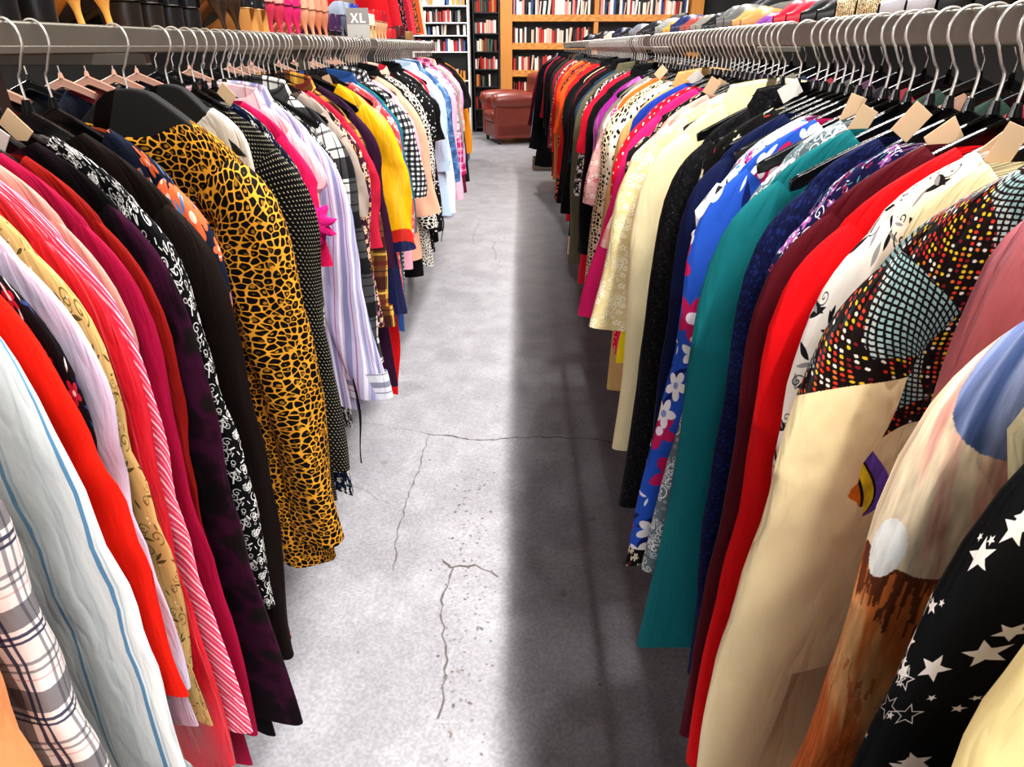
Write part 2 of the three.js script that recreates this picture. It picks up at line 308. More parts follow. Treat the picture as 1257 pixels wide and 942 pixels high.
function cloth(key) {                                  // 'leopard' or '#aabbcc', optionally '|satin'
  if (matCache.has(key)) return matCache.get(key);
  const [base, finish] = key.split('|');
  const m = new THREE.MeshPhysicalMaterial({ roughness: ROUGH[finish] ?? 0.74, side: THREE.DoubleSide, specularIntensity: finish === 'satin' ? 0.6 : 0.15 });
  m.bumpMap = wrinkle; m.bumpScale = finish === 'satin' ? 0.004 : 0.003;
  if (finish === 'velvet') { m.sheen = 0.6; m.sheenRoughness = 0.5; m.sheenColor = new THREE.Color(0x6a3050); }
  if (base[0] === '#') m.color.set(base);
  else {
    const [size, make] = PAT[base], t = make();
    t.repeat.set(1 / (size[0] ?? size), 1 / (size[1] ?? size));
    m.map = t;
  }
  m.name = base[0] === '#' ? 'plain cloth' : base;
  matCache.set(key, m);
  return m;
}

// ---------------------------------------------------------------- plain materials
const M = {
  steel: new THREE.MeshStandardMaterial({ color: 0x6e685d, metalness: 0.7, roughness: 0.42 }),
  chrome: new THREE.MeshStandardMaterial({ color: 0xe4dfd6, metalness: 0.7, roughness: 0.3 }),
  plastic: new THREE.MeshStandardMaterial({ color: 0x0a0a0b, roughness: 0.22 }),
  blackFelt: new THREE.MeshStandardMaterial({ color: 0x070707, roughness: 0.85 }),
  board: new THREE.MeshStandardMaterial({ color: 0xb9895a, roughness: 0.7 }),
  paper: new THREE.MeshStandardMaterial({ color: 0xcfae88, roughness: 0.8 }),
  paperWhite: new THREE.MeshStandardMaterial({ color: 0xd8cfc4, roughness: 0.8 }),
  whitePaint: new THREE.MeshStandardMaterial({ color: 0xd9d8d6, roughness: 0.5 }),
  blackPaint: new THREE.MeshStandardMaterial({ color: 0x151413, roughness: 0.5 }),
  darkWall: new THREE.MeshStandardMaterial({ color: 0x2c2a27, roughness: 0.9 }),
  ceiling: new THREE.MeshStandardMaterial({ color: 0x2c2b29, roughness: 0.95 }),
};
function woodMaterial(a, b, seed, rough = 0.45) {
  const A = rgb(a), B = rgb(b);
  const t = dataTexture(128, 512, (u, v) => mix3(A, B, smooth(0.25, 0.75, 0.5 + 0.5 * Math.sin((u * 9 + 2.2 * fbm(u, v, 4, 3, seed)) * 6.283) * 0.6 + 0.4 * (fbm(u * 3, v * 0.5, 24, 2, seed + 5) - 0.5))));
  t.repeat.set(2, 1);
  return new THREE.MeshStandardMaterial({ map: t, roughness: rough });
}
M.oak = woodMaterial('#b9722a', '#d68f3c', 5);
M.greyWood = woodMaterial('#6d5a45', '#8c785f', 8, 0.7);

// ---------------------------------------------------------------- the room
{
  const tile = 4, N = 2048;
  const ground = canvasTexture(N, N, (c) => {
    const img = c.createImageData(N, N), d = img.data;
    for (let j = 0; j < N; j++) for (let i = 0; i < N; i++) {
      const u = i / N, v = j / N, a = fbm(u, v, 6, 5, 1), b = fbm(u, v, 40, 3, 9), e = tnoise(u * 700, v * 700, 700, 4);
      let g = 146 + 12 * (a - 0.5) + 26 * (b - 0.5) + 26 * (e - 0.5);
      g -= 9 * smooth(0.52, 0.7, fbm(u, v, 22, 4, 21)) * (0.5 + b);
      const k = (j * N + i) * 4; d[k] = g; d[k + 1] = g - 1; d[k + 2] = g + 3; d[k + 3] = 255;
    }
    c.putImageData(img, 0, 0);
    const s = N / tile;
    const toPx = (x, depth) => [((x + 2) % tile) * s, ((depth + 0) % tile) * s];       // column from x, row from the distance along the aisle
    const r = rng(77);
    // pits and specks in the concrete, thickest along a worn strip
    for (let k = 0; k < 900; k++) {
      const strip = k < 300, x = strip ? -0.16 + 0.1 * (r() + r() - 1) : -2 + 4 * r(), z = strip ? 0.9 + 1.3 * r() : 4 * r();
      const [px, py] = toPx(x, z), q = 0.6 + (strip ? 2.2 : 1.8) * r() * r();
      c.fillStyle = `rgba(${40 + 50 * r()},${38 + 46 * r()},${34 + 40 * r()},${0.3 + 0.5 * r()})`; c.beginPath(); c.ellipse(px, py, q * (1 + r()), q, r() * 3, 0, 6.3); c.fill();
    }
    for (let k = 0; k < 26; k++) { const [px, py] = toPx(-2 + 4 * r(), 4 * r()); c.fillStyle = `rgba(70,62,48,${0.12 + 0.2 * r()})`; c.beginPath(); c.ellipse(px, py, 5 + 9 * r(), 3 + 5 * r(), r() * 3, 0, 6.3); c.fill(); }
    const crack = (pts, w, alpha) => {
      c.strokeStyle = `rgba(52,46,40,${alpha})`; c.lineJoin = 'round';
      for (let k = 0; k < pts.length - 1; k++) {
        const a = toPx(...pts[k]), b = toPx(...pts[k + 1]), n = Math.max(3, Math.round(Math.hypot(a[0] - b[0], a[1] - b[1]) / 14));
        let [x, y] = a;
        for (let i = 1; i <= n; i++) {
          const e = i === n ? 0 : 1, nx = lerp(a[0], b[0], i / n) + e * 7 * (r() - 0.5), ny = lerp(a[1], b[1], i / n) + e * 7 * (r() - 0.5);
          c.lineWidth = w * (0.5 + r()); c.beginPath(); c.moveTo(x, y); c.lineTo(nx, ny); c.stroke(); x = nx; y = ny;
        }
      }
    };
    crack([[-0.4, 2.47], [-0.16, 2.42], [0.06, 2.45], [0.3, 2.44], [0.62, 2.34]], 3, 0.9);
    crack([[-0.4, 2.47], [-0.8, 2.6]], 1.6, 0.4);
    crack([[-0.39, 2.46], [-0.405, 2.1], [-0.42, 1.85], [-0.4, 1.62]], 1.8, 0.65);
    crack([[-0.25, 1.68], [-0.22, 1.64], [-0.14, 1.655], [-0.065, 1.6]], 3, 0.85);
    crack([[-0.21, 1.64], [-0.23, 1.53], [-0.225, 1.42], [-0.2, 1.3], [-0.19, 1.22], [-0.2, 1.1]], 2.4, 0.75);
    crack([[-0.65, 2.1], [-0.45, 1.95]], 1.4, 0.35);
    crack([[0.2, 2.44], [0.28, 2.6]], 1.4, 0.5);
  });
  const X0 = -7, X1 = 7, Z0 = -14.2, Z1 = 5.4, g = gridGeometry(1, 1, (a, b) => { const x = lerp(X0, X1, a), z = lerp(Z0, Z1, b); return [x, 0, z, (x + 2) / tile, 1 + z / tile]; });
  const slab = box(X0, X1, -0.2, -0.002, Z0, Z1);
  struct('floor', mergeGeometries([g, slab]), new THREE.MeshStandardMaterial({ map: ground, roughness: 0.42 }));
  struct('ceiling', box(X0, X1, CEIL, CEIL + 0.2, Z0, Z1), M.ceiling);
  struct('wall_back', box(X0 - 0.2, X1 + 0.2, -0.2, CEIL + 0.2, Z0 - 0.2, Z0), M.darkWall);
  // unseen glazed opening behind the camera, placed to light the near garment fronts
  const wx = 3, wy0 = 0.3, wy1 = 2.15;
  struct('wall_front', mergeGeometries([box(X0 - 0.2, -wx, -0.2, CEIL + 0.2, Z1, Z1 + 0.2), box(wx, X1 + 0.2, -0.2, CEIL + 0.2, Z1, Z1 + 0.2), box(-wx, wx, -0.2, wy0, Z1, Z1 + 0.2), box(-wx, wx, wy1, CEIL + 0.2, Z1, Z1 + 0.2)]), M.darkWall);
  const glass = new THREE.MeshPhysicalMaterial({ color: 0xffffff, roughness: 0, transmission: 1, thickness: 0 });
  const frame = [];
  for (const x of [-wx, -1, 1, wx]) frame.push(rbox(x - 0.03, x + 0.03, wy0, wy1, Z1 + 0.06, Z1 + 0.12, 0.004));
  for (const y of [wy0 + 0.03, wy1 - 0.03]) frame.push(rbox(-wx, wx, y - 0.03, y + 0.03, Z1 + 0.06, Z1 + 0.12, 0.004));
  const win = struct('unseen_window_1', mergeGeometries(frame), M.blackPaint);
  for (const x of [-2, 0, 2]) { const q = part('pane', new THREE.PlaneGeometry(1.94, wy1 - wy0 - 0.12).translate(x, (wy0 + wy1) / 2, Z1 + 0.09), glass, win); q.castShadow = false; }
  struct('wall_left', box(X0 - 0.2, X0, -0.2, CEIL + 0.2, Z0, Z1), M.darkWall);
  struct('wall_right', box(X1, X1 + 0.2, -0.2, CEIL + 0.2, Z0, Z1), M.darkWall);
}
// unseen ceiling battens: housing with a glowing tube, and an area light of the tube's size under it
{
  const tubeMat = new THREE.MeshStandardMaterial({ color: 0xffffff, emissive: 0xfff4e4, emissiveIntensity: 2 });
  for (const [x, y, z, len, power] of BATTENS) {
    const where = x > 1 && z > -8 ? 'above the shoe shelf rack' : x < -3 ? 'beyond the XL rack' : 'above the bookcases';
    const t = thing('unseen_ceiling_light', `unseen white fluorescent batten ${where}`, 'ceiling light', [x, y, z], 0, `unseen fluorescent battens ${where}`);
    part('housing', rbox(-0.06, 0.06, 0.035, 0.09, -len / 2 - 0.03, len / 2 + 0.03, 0.01), M.whitePaint, t);
    const tube = new THREE.CylinderGeometry(0.014, 0.014, len, 12); tube.rotateX(Math.PI / 2); tube.translate(0, 0.018, 0);
    part('tube', tube, tubeMat, t);
    for (const s of [-0.7, 0.7]) part('drop_rod', box(-0.006, 0.006, 0.09, CEIL - y, s - 0.006, s + 0.006), M.whitePaint, t);
    const l = new THREE.RectAreaLight(0xfffbf8, power, 0.07, len);
    l.position.set(x, y - 0.002, z); l.rotation.x = -Math.PI / 2; scene.add(l); l.name = 'unseen_ceiling_light_glow';
  }
}

// ---------------------------------------------------------------- racks
const LX = -0.655, LY = 1.49, RX = 0.523, RY = 1.5, BACK = 0.6;
const GAPS = { left: [0.1, 1.29, 3.23, 5.5], right: [0.1, 3.0, 6.1, 9.1] };
function rack(side, x, y, z0, z1, label) {
  const s = side === 'left' ? -1 : 1, t = thing('clothes_rack', label, 'clothes rack', [x, 0, 0]);
  for (const k of [0, 1]) {
    const cx = k * s * BACK;
    part('rail', rbox(cx - 0.0068, cx + 0.0068, y, y + 0.04, -z1, -z0, 0.0045, 3), M.steel, t);
    if (!k && side === 'left') part('rail_lip', rbox(cx + 0.0062, cx + 0.0095, y + 0.001, y + 0.011, -z1, -z0, 0.0015), M.steel, t);
  }
  for (const d of GAPS[side]) {
    const mid = s * BACK / 2;
    part('post', rbox(mid - 0.02, mid + 0.02, 0.02, y - 0.005, -d - 0.02, -d + 0.02, 0.003), M.steel, t);
    part('cross_arm', rbox(-s * 0.0 + Math.min(0, s * BACK) + 0.0, Math.max(0, s * BACK), y - 0.02, y - 0.0005, -d - 0.01, -d + 0.01, 0.002), M.steel, t);
    part('foot', rbox(mid - 0.22, mid + 0.22, 0, 0.03, -d - 0.025, -d + 0.025, 0.005), M.steel, t);
  }
  part('shelf_board', rbox(s > 0 ? 0.075 : -0.42, s > 0 ? 0.42 : -0.075, y + 0.02, y + 0.036, -z1 + 0.05, -z0, 0.003), M.board, t);
  for (const d of GAPS[side]) part('shelf_bracket', rbox(s * BACK / 2 - 0.02, s * BACK / 2 + 0.02, y - 0.006, y + 0.021, -d - 0.015, -d + 0.015, 0.002), M.steel, t);
  return t;
}
rack('left', LX, LY, -0.4, 5.52, 'double steel clothes rack carrying the XL size sign');
rack('right', RX, RY, -0.4, 9.2, 'double steel clothes rack with the winter coats at its end');

// ---------------------------------------------------------------- hangers
const armY = (x) => -0.062 - 0.36 * Math.abs(x) - 0.55 * x * x;       // top line of a hanger below the rail's underside
const hookGeo = (() => {                                              // loop over the rail, open on the far side; the aisle is at +x
  const P = [], R = 0.0245, cy = 0.04 - R + 0.0026;
  for (let a = 205; a >= -52; a -= 12) P.push(new THREE.Vector3(R * Math.cos(a * Math.PI / 180), cy + R * Math.sin(a * Math.PI / 180), 0));
  P.push(new THREE.Vector3(0.006, -0.018, 0), new THREE.Vector3(0, -0.026, 0), new THREE.Vector3(0, -0.056, 0));
  return new THREE.TubeGeometry(new THREE.CatmullRomCurve3(P), 44, 0.0017, 6);
})();
const hookGeoR = hookGeo.clone().rotateY(Math.PI);
function hangerArms(half, depth, droop = 0) {                         // plate with a thick rim: top and bottom ribs catch the light
  const top = [], bottom = [];
  for (let i = -12; i <= 12; i++) { const x = half * i / 12; top.push(new THREE.Vector2(x, armY(x) - droop * x * x - 0.0065)); }
  for (let i = 12; i >= -12; i--) { const x = half * i / 12, e = 1 - 0.45 * Math.abs(i / 12); bottom.push(new THREE.Vector2(x * 0.985, armY(x) - droop * x * x - 0.0065 - depth * e)); }
  const sh = new THREE.Shape([...top, ...bottom]);
  const plate = new THREE.ExtrudeGeometry(sh, { depth: 0.004, bevelEnabled: true, bevelSize: 0.001, bevelThickness: 0.001, bevelSegments: 1 }); plate.translate(0, 0, -0.002);
  const loop = [...top, ...bottom].map((p) => new THREE.Vector3(p.x, p.y, 0));
  const rim = new THREE.TubeGeometry(new THREE.CatmullRomCurve3(loop, true), 80, 0.0037, 6, true);
  const neck = new THREE.CylinderGeometry(0.0045, 0.0075, 0.014, 10); neck.translate(0, -0.06, 0);
  const strip = (g) => { const n = g.index ? g.toNonIndexed() : g; for (const k of Object.keys(n.attributes)) if (!['position', 'normal', 'uv'].includes(k)) n.deleteAttribute(k); return n; };
  return [mergeGeometries([plate, neck].map(strip)), rim];
}
const slimHanger = hangerArms(0.182, 0.018), deepHanger = hangerArms(0.182, 0.045);
const broadHanger = (() => {
  const sh = new THREE.Shape();
  sh.moveTo(-0.2, armY(0.2) - 0.012); sh.quadraticCurveTo(-0.1, armY(0.1) + 0.012, -0.045, -0.062); sh.quadraticCurveTo(0, -0.05, 0.045, -0.062); sh.quadraticCurveTo(0.1, armY(0.1) + 0.012, 0.2, armY(0.2) - 0.012);
  sh.quadraticCurveTo(0.1, -0.165, 0, -0.15); sh.quadraticCurveTo(-0.1, -0.165, -0.2, armY(0.2) - 0.012);
  const g = new THREE.ExtrudeGeometry(sh, { depth: 0.01, bevelEnabled: true, bevelSize: 0.004, bevelThickness: 0.004, bevelSegments: 2 }); g.translate(0, 0, -0.005);
  return g;
})();
const hangerColors = {};
function hanger(side, style, label, pos, yaw, group, color) {
  const t = thing('clothes_hanger', label, 'hanger', pos, yaw, group);
  part('hook', side === 'left' ? hookGeo : hookGeoR, M.chrome, t);
  const mat = color ? (hangerColors[color] ??= new THREE.MeshStandardMaterial({ color, roughness: 0.35 })) : style === 'broad' ? M.blackFelt : M.plastic;
  if (style === 'broad') part('arms', broadHanger, mat, t);
  else { const [plate, rim] = style === 'deep' ? deepHanger : slimHanger; part('arms', plate, mat, t); part('rim', rim, mat, t); }
  return t;
}

// ---------------------------------------------------------------- garments
// All heights are below the rail's underside; the aisle lies at +x (a) or -x (a = -1).
const KIND = {
  shirt: { len: 0.84, sl: 0.74, collar: 1, cuff: 1, cat: 'shirt' },
  blouse: { len: 0.82, sl: 0.72, cat: 'blouse' },
  tunic: { len: 1.0, sl: 0.78, cat: 'tunic' },
  tee: { len: 0.78, sl: 0.36, cat: 'top' },
  top: { len: 0.74, sl: 0, cat: 'top' },
  dress: { len: 1.12, sl: 0, cat: 'dress' },
  jacket: { len: 0.9, sl: 0.78, collar: 1, cat: 'jacket', sw: 0.21 },
  coat: { len: 1.2, sl: 0.82, collar: 1, cat: 'coat', sw: 0.23 },
};
function bodyGeometry(o, r, lo) {
  const { nw, sw, len, th, hem, scoop } = o, T0 = o.broad ? 0.0125 : Math.min(0.0088, (o.gap ?? 0.1) * 0.38), n = lo ? 32 : 56, m = lo ? 18 : 34;
  const k1 = 1.2 + r() * 1.2, k2 = 2.6 + r() * 1.8, p1 = r() * 6.3, p2 = r() * 6.3, d1 = (r() - 0.5) * 2.4, d2 = (r() - 0.5) * 3, tilt = (r() - 0.5) * 0.03;
  const ysh = armY(sw) - 0.012;
  return gridGeometry(n, m, (a, s) => {
    const ang = -Math.PI / 2 + a * 2 * Math.PI;                        // seam at the back
    let W, y, T, A;
    const s1 = 0.2;
    if (s < s1) {
      const t = s / s1; W = lerp(nw, sw, t); y = armY(W) + 0.01 - 0.02 * t ** 4; T = lerp(T0, Math.max(T0, th * 0.8), t); A = th * 0.06 * t;
    } else {
      const t = (s - s1) / (1 - s1); y = lerp(ysh, -len, t);
      W = sw + 0.006 * Math.sin(Math.min(1, t * 5) * Math.PI) + (hem - sw) * t ** 1.3; T = lerp(Math.max(T0, th * 0.8), th, Math.min(1, t * 2)); A = th * (0.06 + (lo ? 0.2 : 0.6) * t);
    }
    const c = Math.cos(ang), q = Math.sin(ang), x = W * Math.sign(c) * Math.abs(c) ** 0.72, xn = x / W;
    let z = T * Math.sign(q) * Math.abs(q) ** 0.75;
    z += A * (0.6 * Math.sin(k1 * 3.14 * xn + p1 + d1 * s) + 0.4 * Math.sin(k2 * 3.14 * xn + p2 + d2 * s)) * (1 - 0.4 * xn * xn);
    if (q > -0.2 && s < 0.34) y -= scoop * Math.max(0, 1 - (x / nw) ** 2) * (1 - s / 0.34) ** 2 * smooth(-0.2, 0.2, q);
    if (s > 0.9) y += (0.008 * Math.sin(k2 * 2 * xn + p1) + tilt * xn) * (s - 0.9) * 10;
    return [x, y, z, (ang - Math.PI / 2) * -W * 0.636, y];
  }, true);
}
function sleevePath(o, side) {
  const { sw, sl, flare, hw0 } = o, ysh = armY(sw) - 0.006, ph = 0.5;
  const P = [
    [sw - 0.035 - Math.sin(ph) * hw0 * 0.9, ysh + 0.017 - Math.cos(ph) * hw0 * 0.9],
    [sw - 0.012, ysh - 0.085],
    [sw - 0.006 + flare * 0.3, lerp(ysh, -sl, 0.42)],
    [sw - 0.006 + flare * 0.6, lerp(ysh, -sl, 0.72)],
    [sw - 0.012 + flare, -sl],
  ].map(([x, y]) => new THREE.Vector3(side * x, y, o.zoff));
  return new THREE.CatmullRomCurve3(P);
}
function sleeveGeometry(o, side, r, lo, from = 0, to = 1, grow = 1) {
  const curve = sleevePath(o, side), n = lo ? 16 : 26, m = from > 0 ? 4 : lo ? 14 : 28, p1 = r() * 6.3, p2 = r() * 6.3, amp = o.loose ?? 0.17;
  return gridGeometry(n, m, (a, s0) => {
    const s = lerp(from, to, s0), ang = -Math.PI / 2 + a * 2 * Math.PI, C = curve.getPoint(s), t = curve.getTangent(s);
    const nx = -t.y * side * side, ny = t.x, len = Math.hypot(nx, ny) || 1, ox = nx / len * 1, oy = ny / len;   // in-plane normal, towards +x when the path runs down
    let hw = lerp(o.hw0, o.hw1, smooth(0.05, 0.95, s)), tz = lerp(o.ts * 0.8, o.ts, Math.min(1, s * 4));
    if (o.puff) { const b = Math.sin(clamp((s - 0.3) / 0.68) * Math.PI) ** 0.8; hw += o.puff * b; tz += o.puff * 0.25 * b; if (s > 0.95) { hw *= lerp(1, 0.55, (s - 0.95) * 20); } }
    hw *= grow; tz *= grow;
    const w = 1 + amp * Math.sin(2 * ang + p1 + 5 * s) * smooth(0.1, 0.5, s) + amp * 0.6 * Math.sin(3 * ang + p2 + 11 * s) * smooth(0.1, 0.4, s);
    const c = Math.cos(ang), q = Math.sin(ang);
    const e = hw * Math.sign(c) * Math.abs(c) ** 0.85, wr = 0.0025 * Math.sin(s * 40 + p1 + 3 * c) * smooth(0.25, 0.45, s) * smooth(0.8, 0.6, s);
    return [C.x + ox * e * (1 + 0.5 * (w - 1)) + 0.006 * Math.sin(s * 9 + p2) * smooth(0.15, 0.5, s), C.y + oy * e, C.z + tz * Math.sign(q) * Math.abs(q) ** 0.8 * w + wr, C.x + (Math.PI / 2 - ang) * hw * 0.66, C.y + oy * e * 0.5];
  }, true);
}
function collarGeometry(o, lo) {
  const nw = o.nw * 1.02, base = armY(nw) + 0.004, prof = [[0, 0.006], [0.1, 0.03], [0.35, 0.036], [0.9, 0.016], [1.2, 0.008]];
  return gridGeometry(lo ? 20 : 32, 4, (a, s) => {
    const ang = Math.PI / 2 + 0.18 + a * (2 * Math.PI - 0.36), [off, dy] = prof[Math.round(s * 4)], q = Math.sin(ang), front = smooth(0, 1, q);
    const rx = nw * 0.92 + off * 0.016, rz = (0.013 + off * 0.009) * Math.min(1, (o.gap ?? 0.1) / 0.055);
    return [rx * Math.cos(ang), base + dy + (1 - Math.abs(Math.cos(ang)) ** 1.5) * 0.012 - front * (0.02 + 0.045 * s * s), rz * q, a * 0.3, s * 0.08];
  });
}
const tagGeo = rbox(-0.013, 0.013, -0.037, 0, -0.0006, 0.0006, 0.0005, 1);
let garmentSeed = 1000;
function garment(side, spec, opt) {
  const [D, key, kind, short, label, o2 = {}] = spec, K = KIND[kind], a = side === 'left' ? 1 : -1;
  const r = rng(garmentSeed++);
  const o = { nw: 0.088 + 0.022 * r(), sw: (K.sw ?? 0.208) + (D > 1.3 ? 0.02 * (r() - 0.5) : 0), scoop: K.collar ? 0.02 : 0.045 + 0.03 * r(), flare: 0.02 + 0.03 * r(), hw0: 0.062, hw1: 0.046, th: 0.012, ts: 0.012, zoff: 0.003, hem: 0.215 + 0.03 * r(), ...K, ...opt, ...o2 };
  if (o.sl === 0 && o2.hem === undefined) o.hem += 0.03;
  if (opt.gap) o.th = Math.min(o2.th ?? 1, clamp(opt.gap * (D > 2.4 ? 0.4 : 0.29), 0.0058, 0.09));
  o.ts = opt.gap ? clamp(opt.gap * 0.33, 0.0068, 0.04) : Math.min(0.024, o.th * 1.15);
  o.zoff = Math.min(0.003, o.th * 0.15);
  const lo = D > 2.4, t = thing(kind === 'tee' ? 'short_sleeve_top' : kind === 'top' ? 'sleeveless_top' : kind, label, K.cat, opt.pos, opt.yaw, opt.group);
  t.rotation.z = opt.roll ?? 0;
  const m = cloth(key);
  part('body', bodyGeometry(o, r, lo), m, t);
  if (o.sl > 0) for (const s of [a, -a]) {
    const q = s === a ? o : { ...o, flare: 0 };
    part('sleeve', sleeveGeometry(q, s, r, lo || s !== a), o2.sleeve ? cloth(o2.sleeve) : m, t);
    if (o.cuff && (s === a)) part('cuff', sleeveGeometry({ ...q, puff: 0, loose: 0.03 }, s, r, lo, 0.9, 1.0, o.gap < 0.04 ? 1.02 : 1.12), o2.cuffs ? cloth(o2.cuffs) : m, t);
  }
  if (o.collar) part('collar', collarGeometry(o, lo), m, t);
  if (o2.band) part('hem_band', (() => { const g = bodyGeometry({ ...o, th: o.th * 1.06, hem: o.hem * 1.01 }, rng(garmentSeed - 1), true); return g; })(), cloth(o2.band), t);
  if (o2.belt) {                                       // ribbon hanging at the aisle side: [length, width, colour, from]
    const [L, w, col, y0 = 0.5] = o2.belt, x = a * (o.sw + 0.03);
    const g = gridGeometry(2, 14, (u, s) => [x + (u - 0.5) * w + 0.008 * Math.sin(s * 5), -y0 - L * s, o.th + 0.004 + 0.004 * Math.sin(s * 7 + u), u * w, -s * L]);
    part('tie_ribbon', g, cloth(col), t);
  }
  if (o2.bow) {
    const g = new THREE.SphereGeometry(0.05, 20, 14), p = g.attributes.position;
    for (let i = 0; i < p.count; i++) { const x = p.getX(i), y = p.getY(i), f = 1 + 0.3 * Math.sin(9 * Math.atan2(y, x)); p.setXYZ(i, x * f, y * f * 0.8, p.getZ(i) * 0.35); }
    g.translate(a * (o.sw + 0.04), -o2.bow[0], 0.015); g.computeVertexNormals();
    part('bow', g, cloth(o2.bow[1]), t);
  }
  if (o2.tag || (!lo && r() < 0.2)) {
    const g = part('price_tag', tagGeo, r() < 0.8 ? M.paper : M.paperWhite, t);
    g.position.set(a * (0.03 + 0.05 * r()), -0.058 - 0.02 * r(), o.th * 0.6 + 0.012); g.rotation.set(0.2 * r() - 0.1, a * 0.3 * r(), a * (0.3 + 0.7 * r()));
  }
  return t;
}
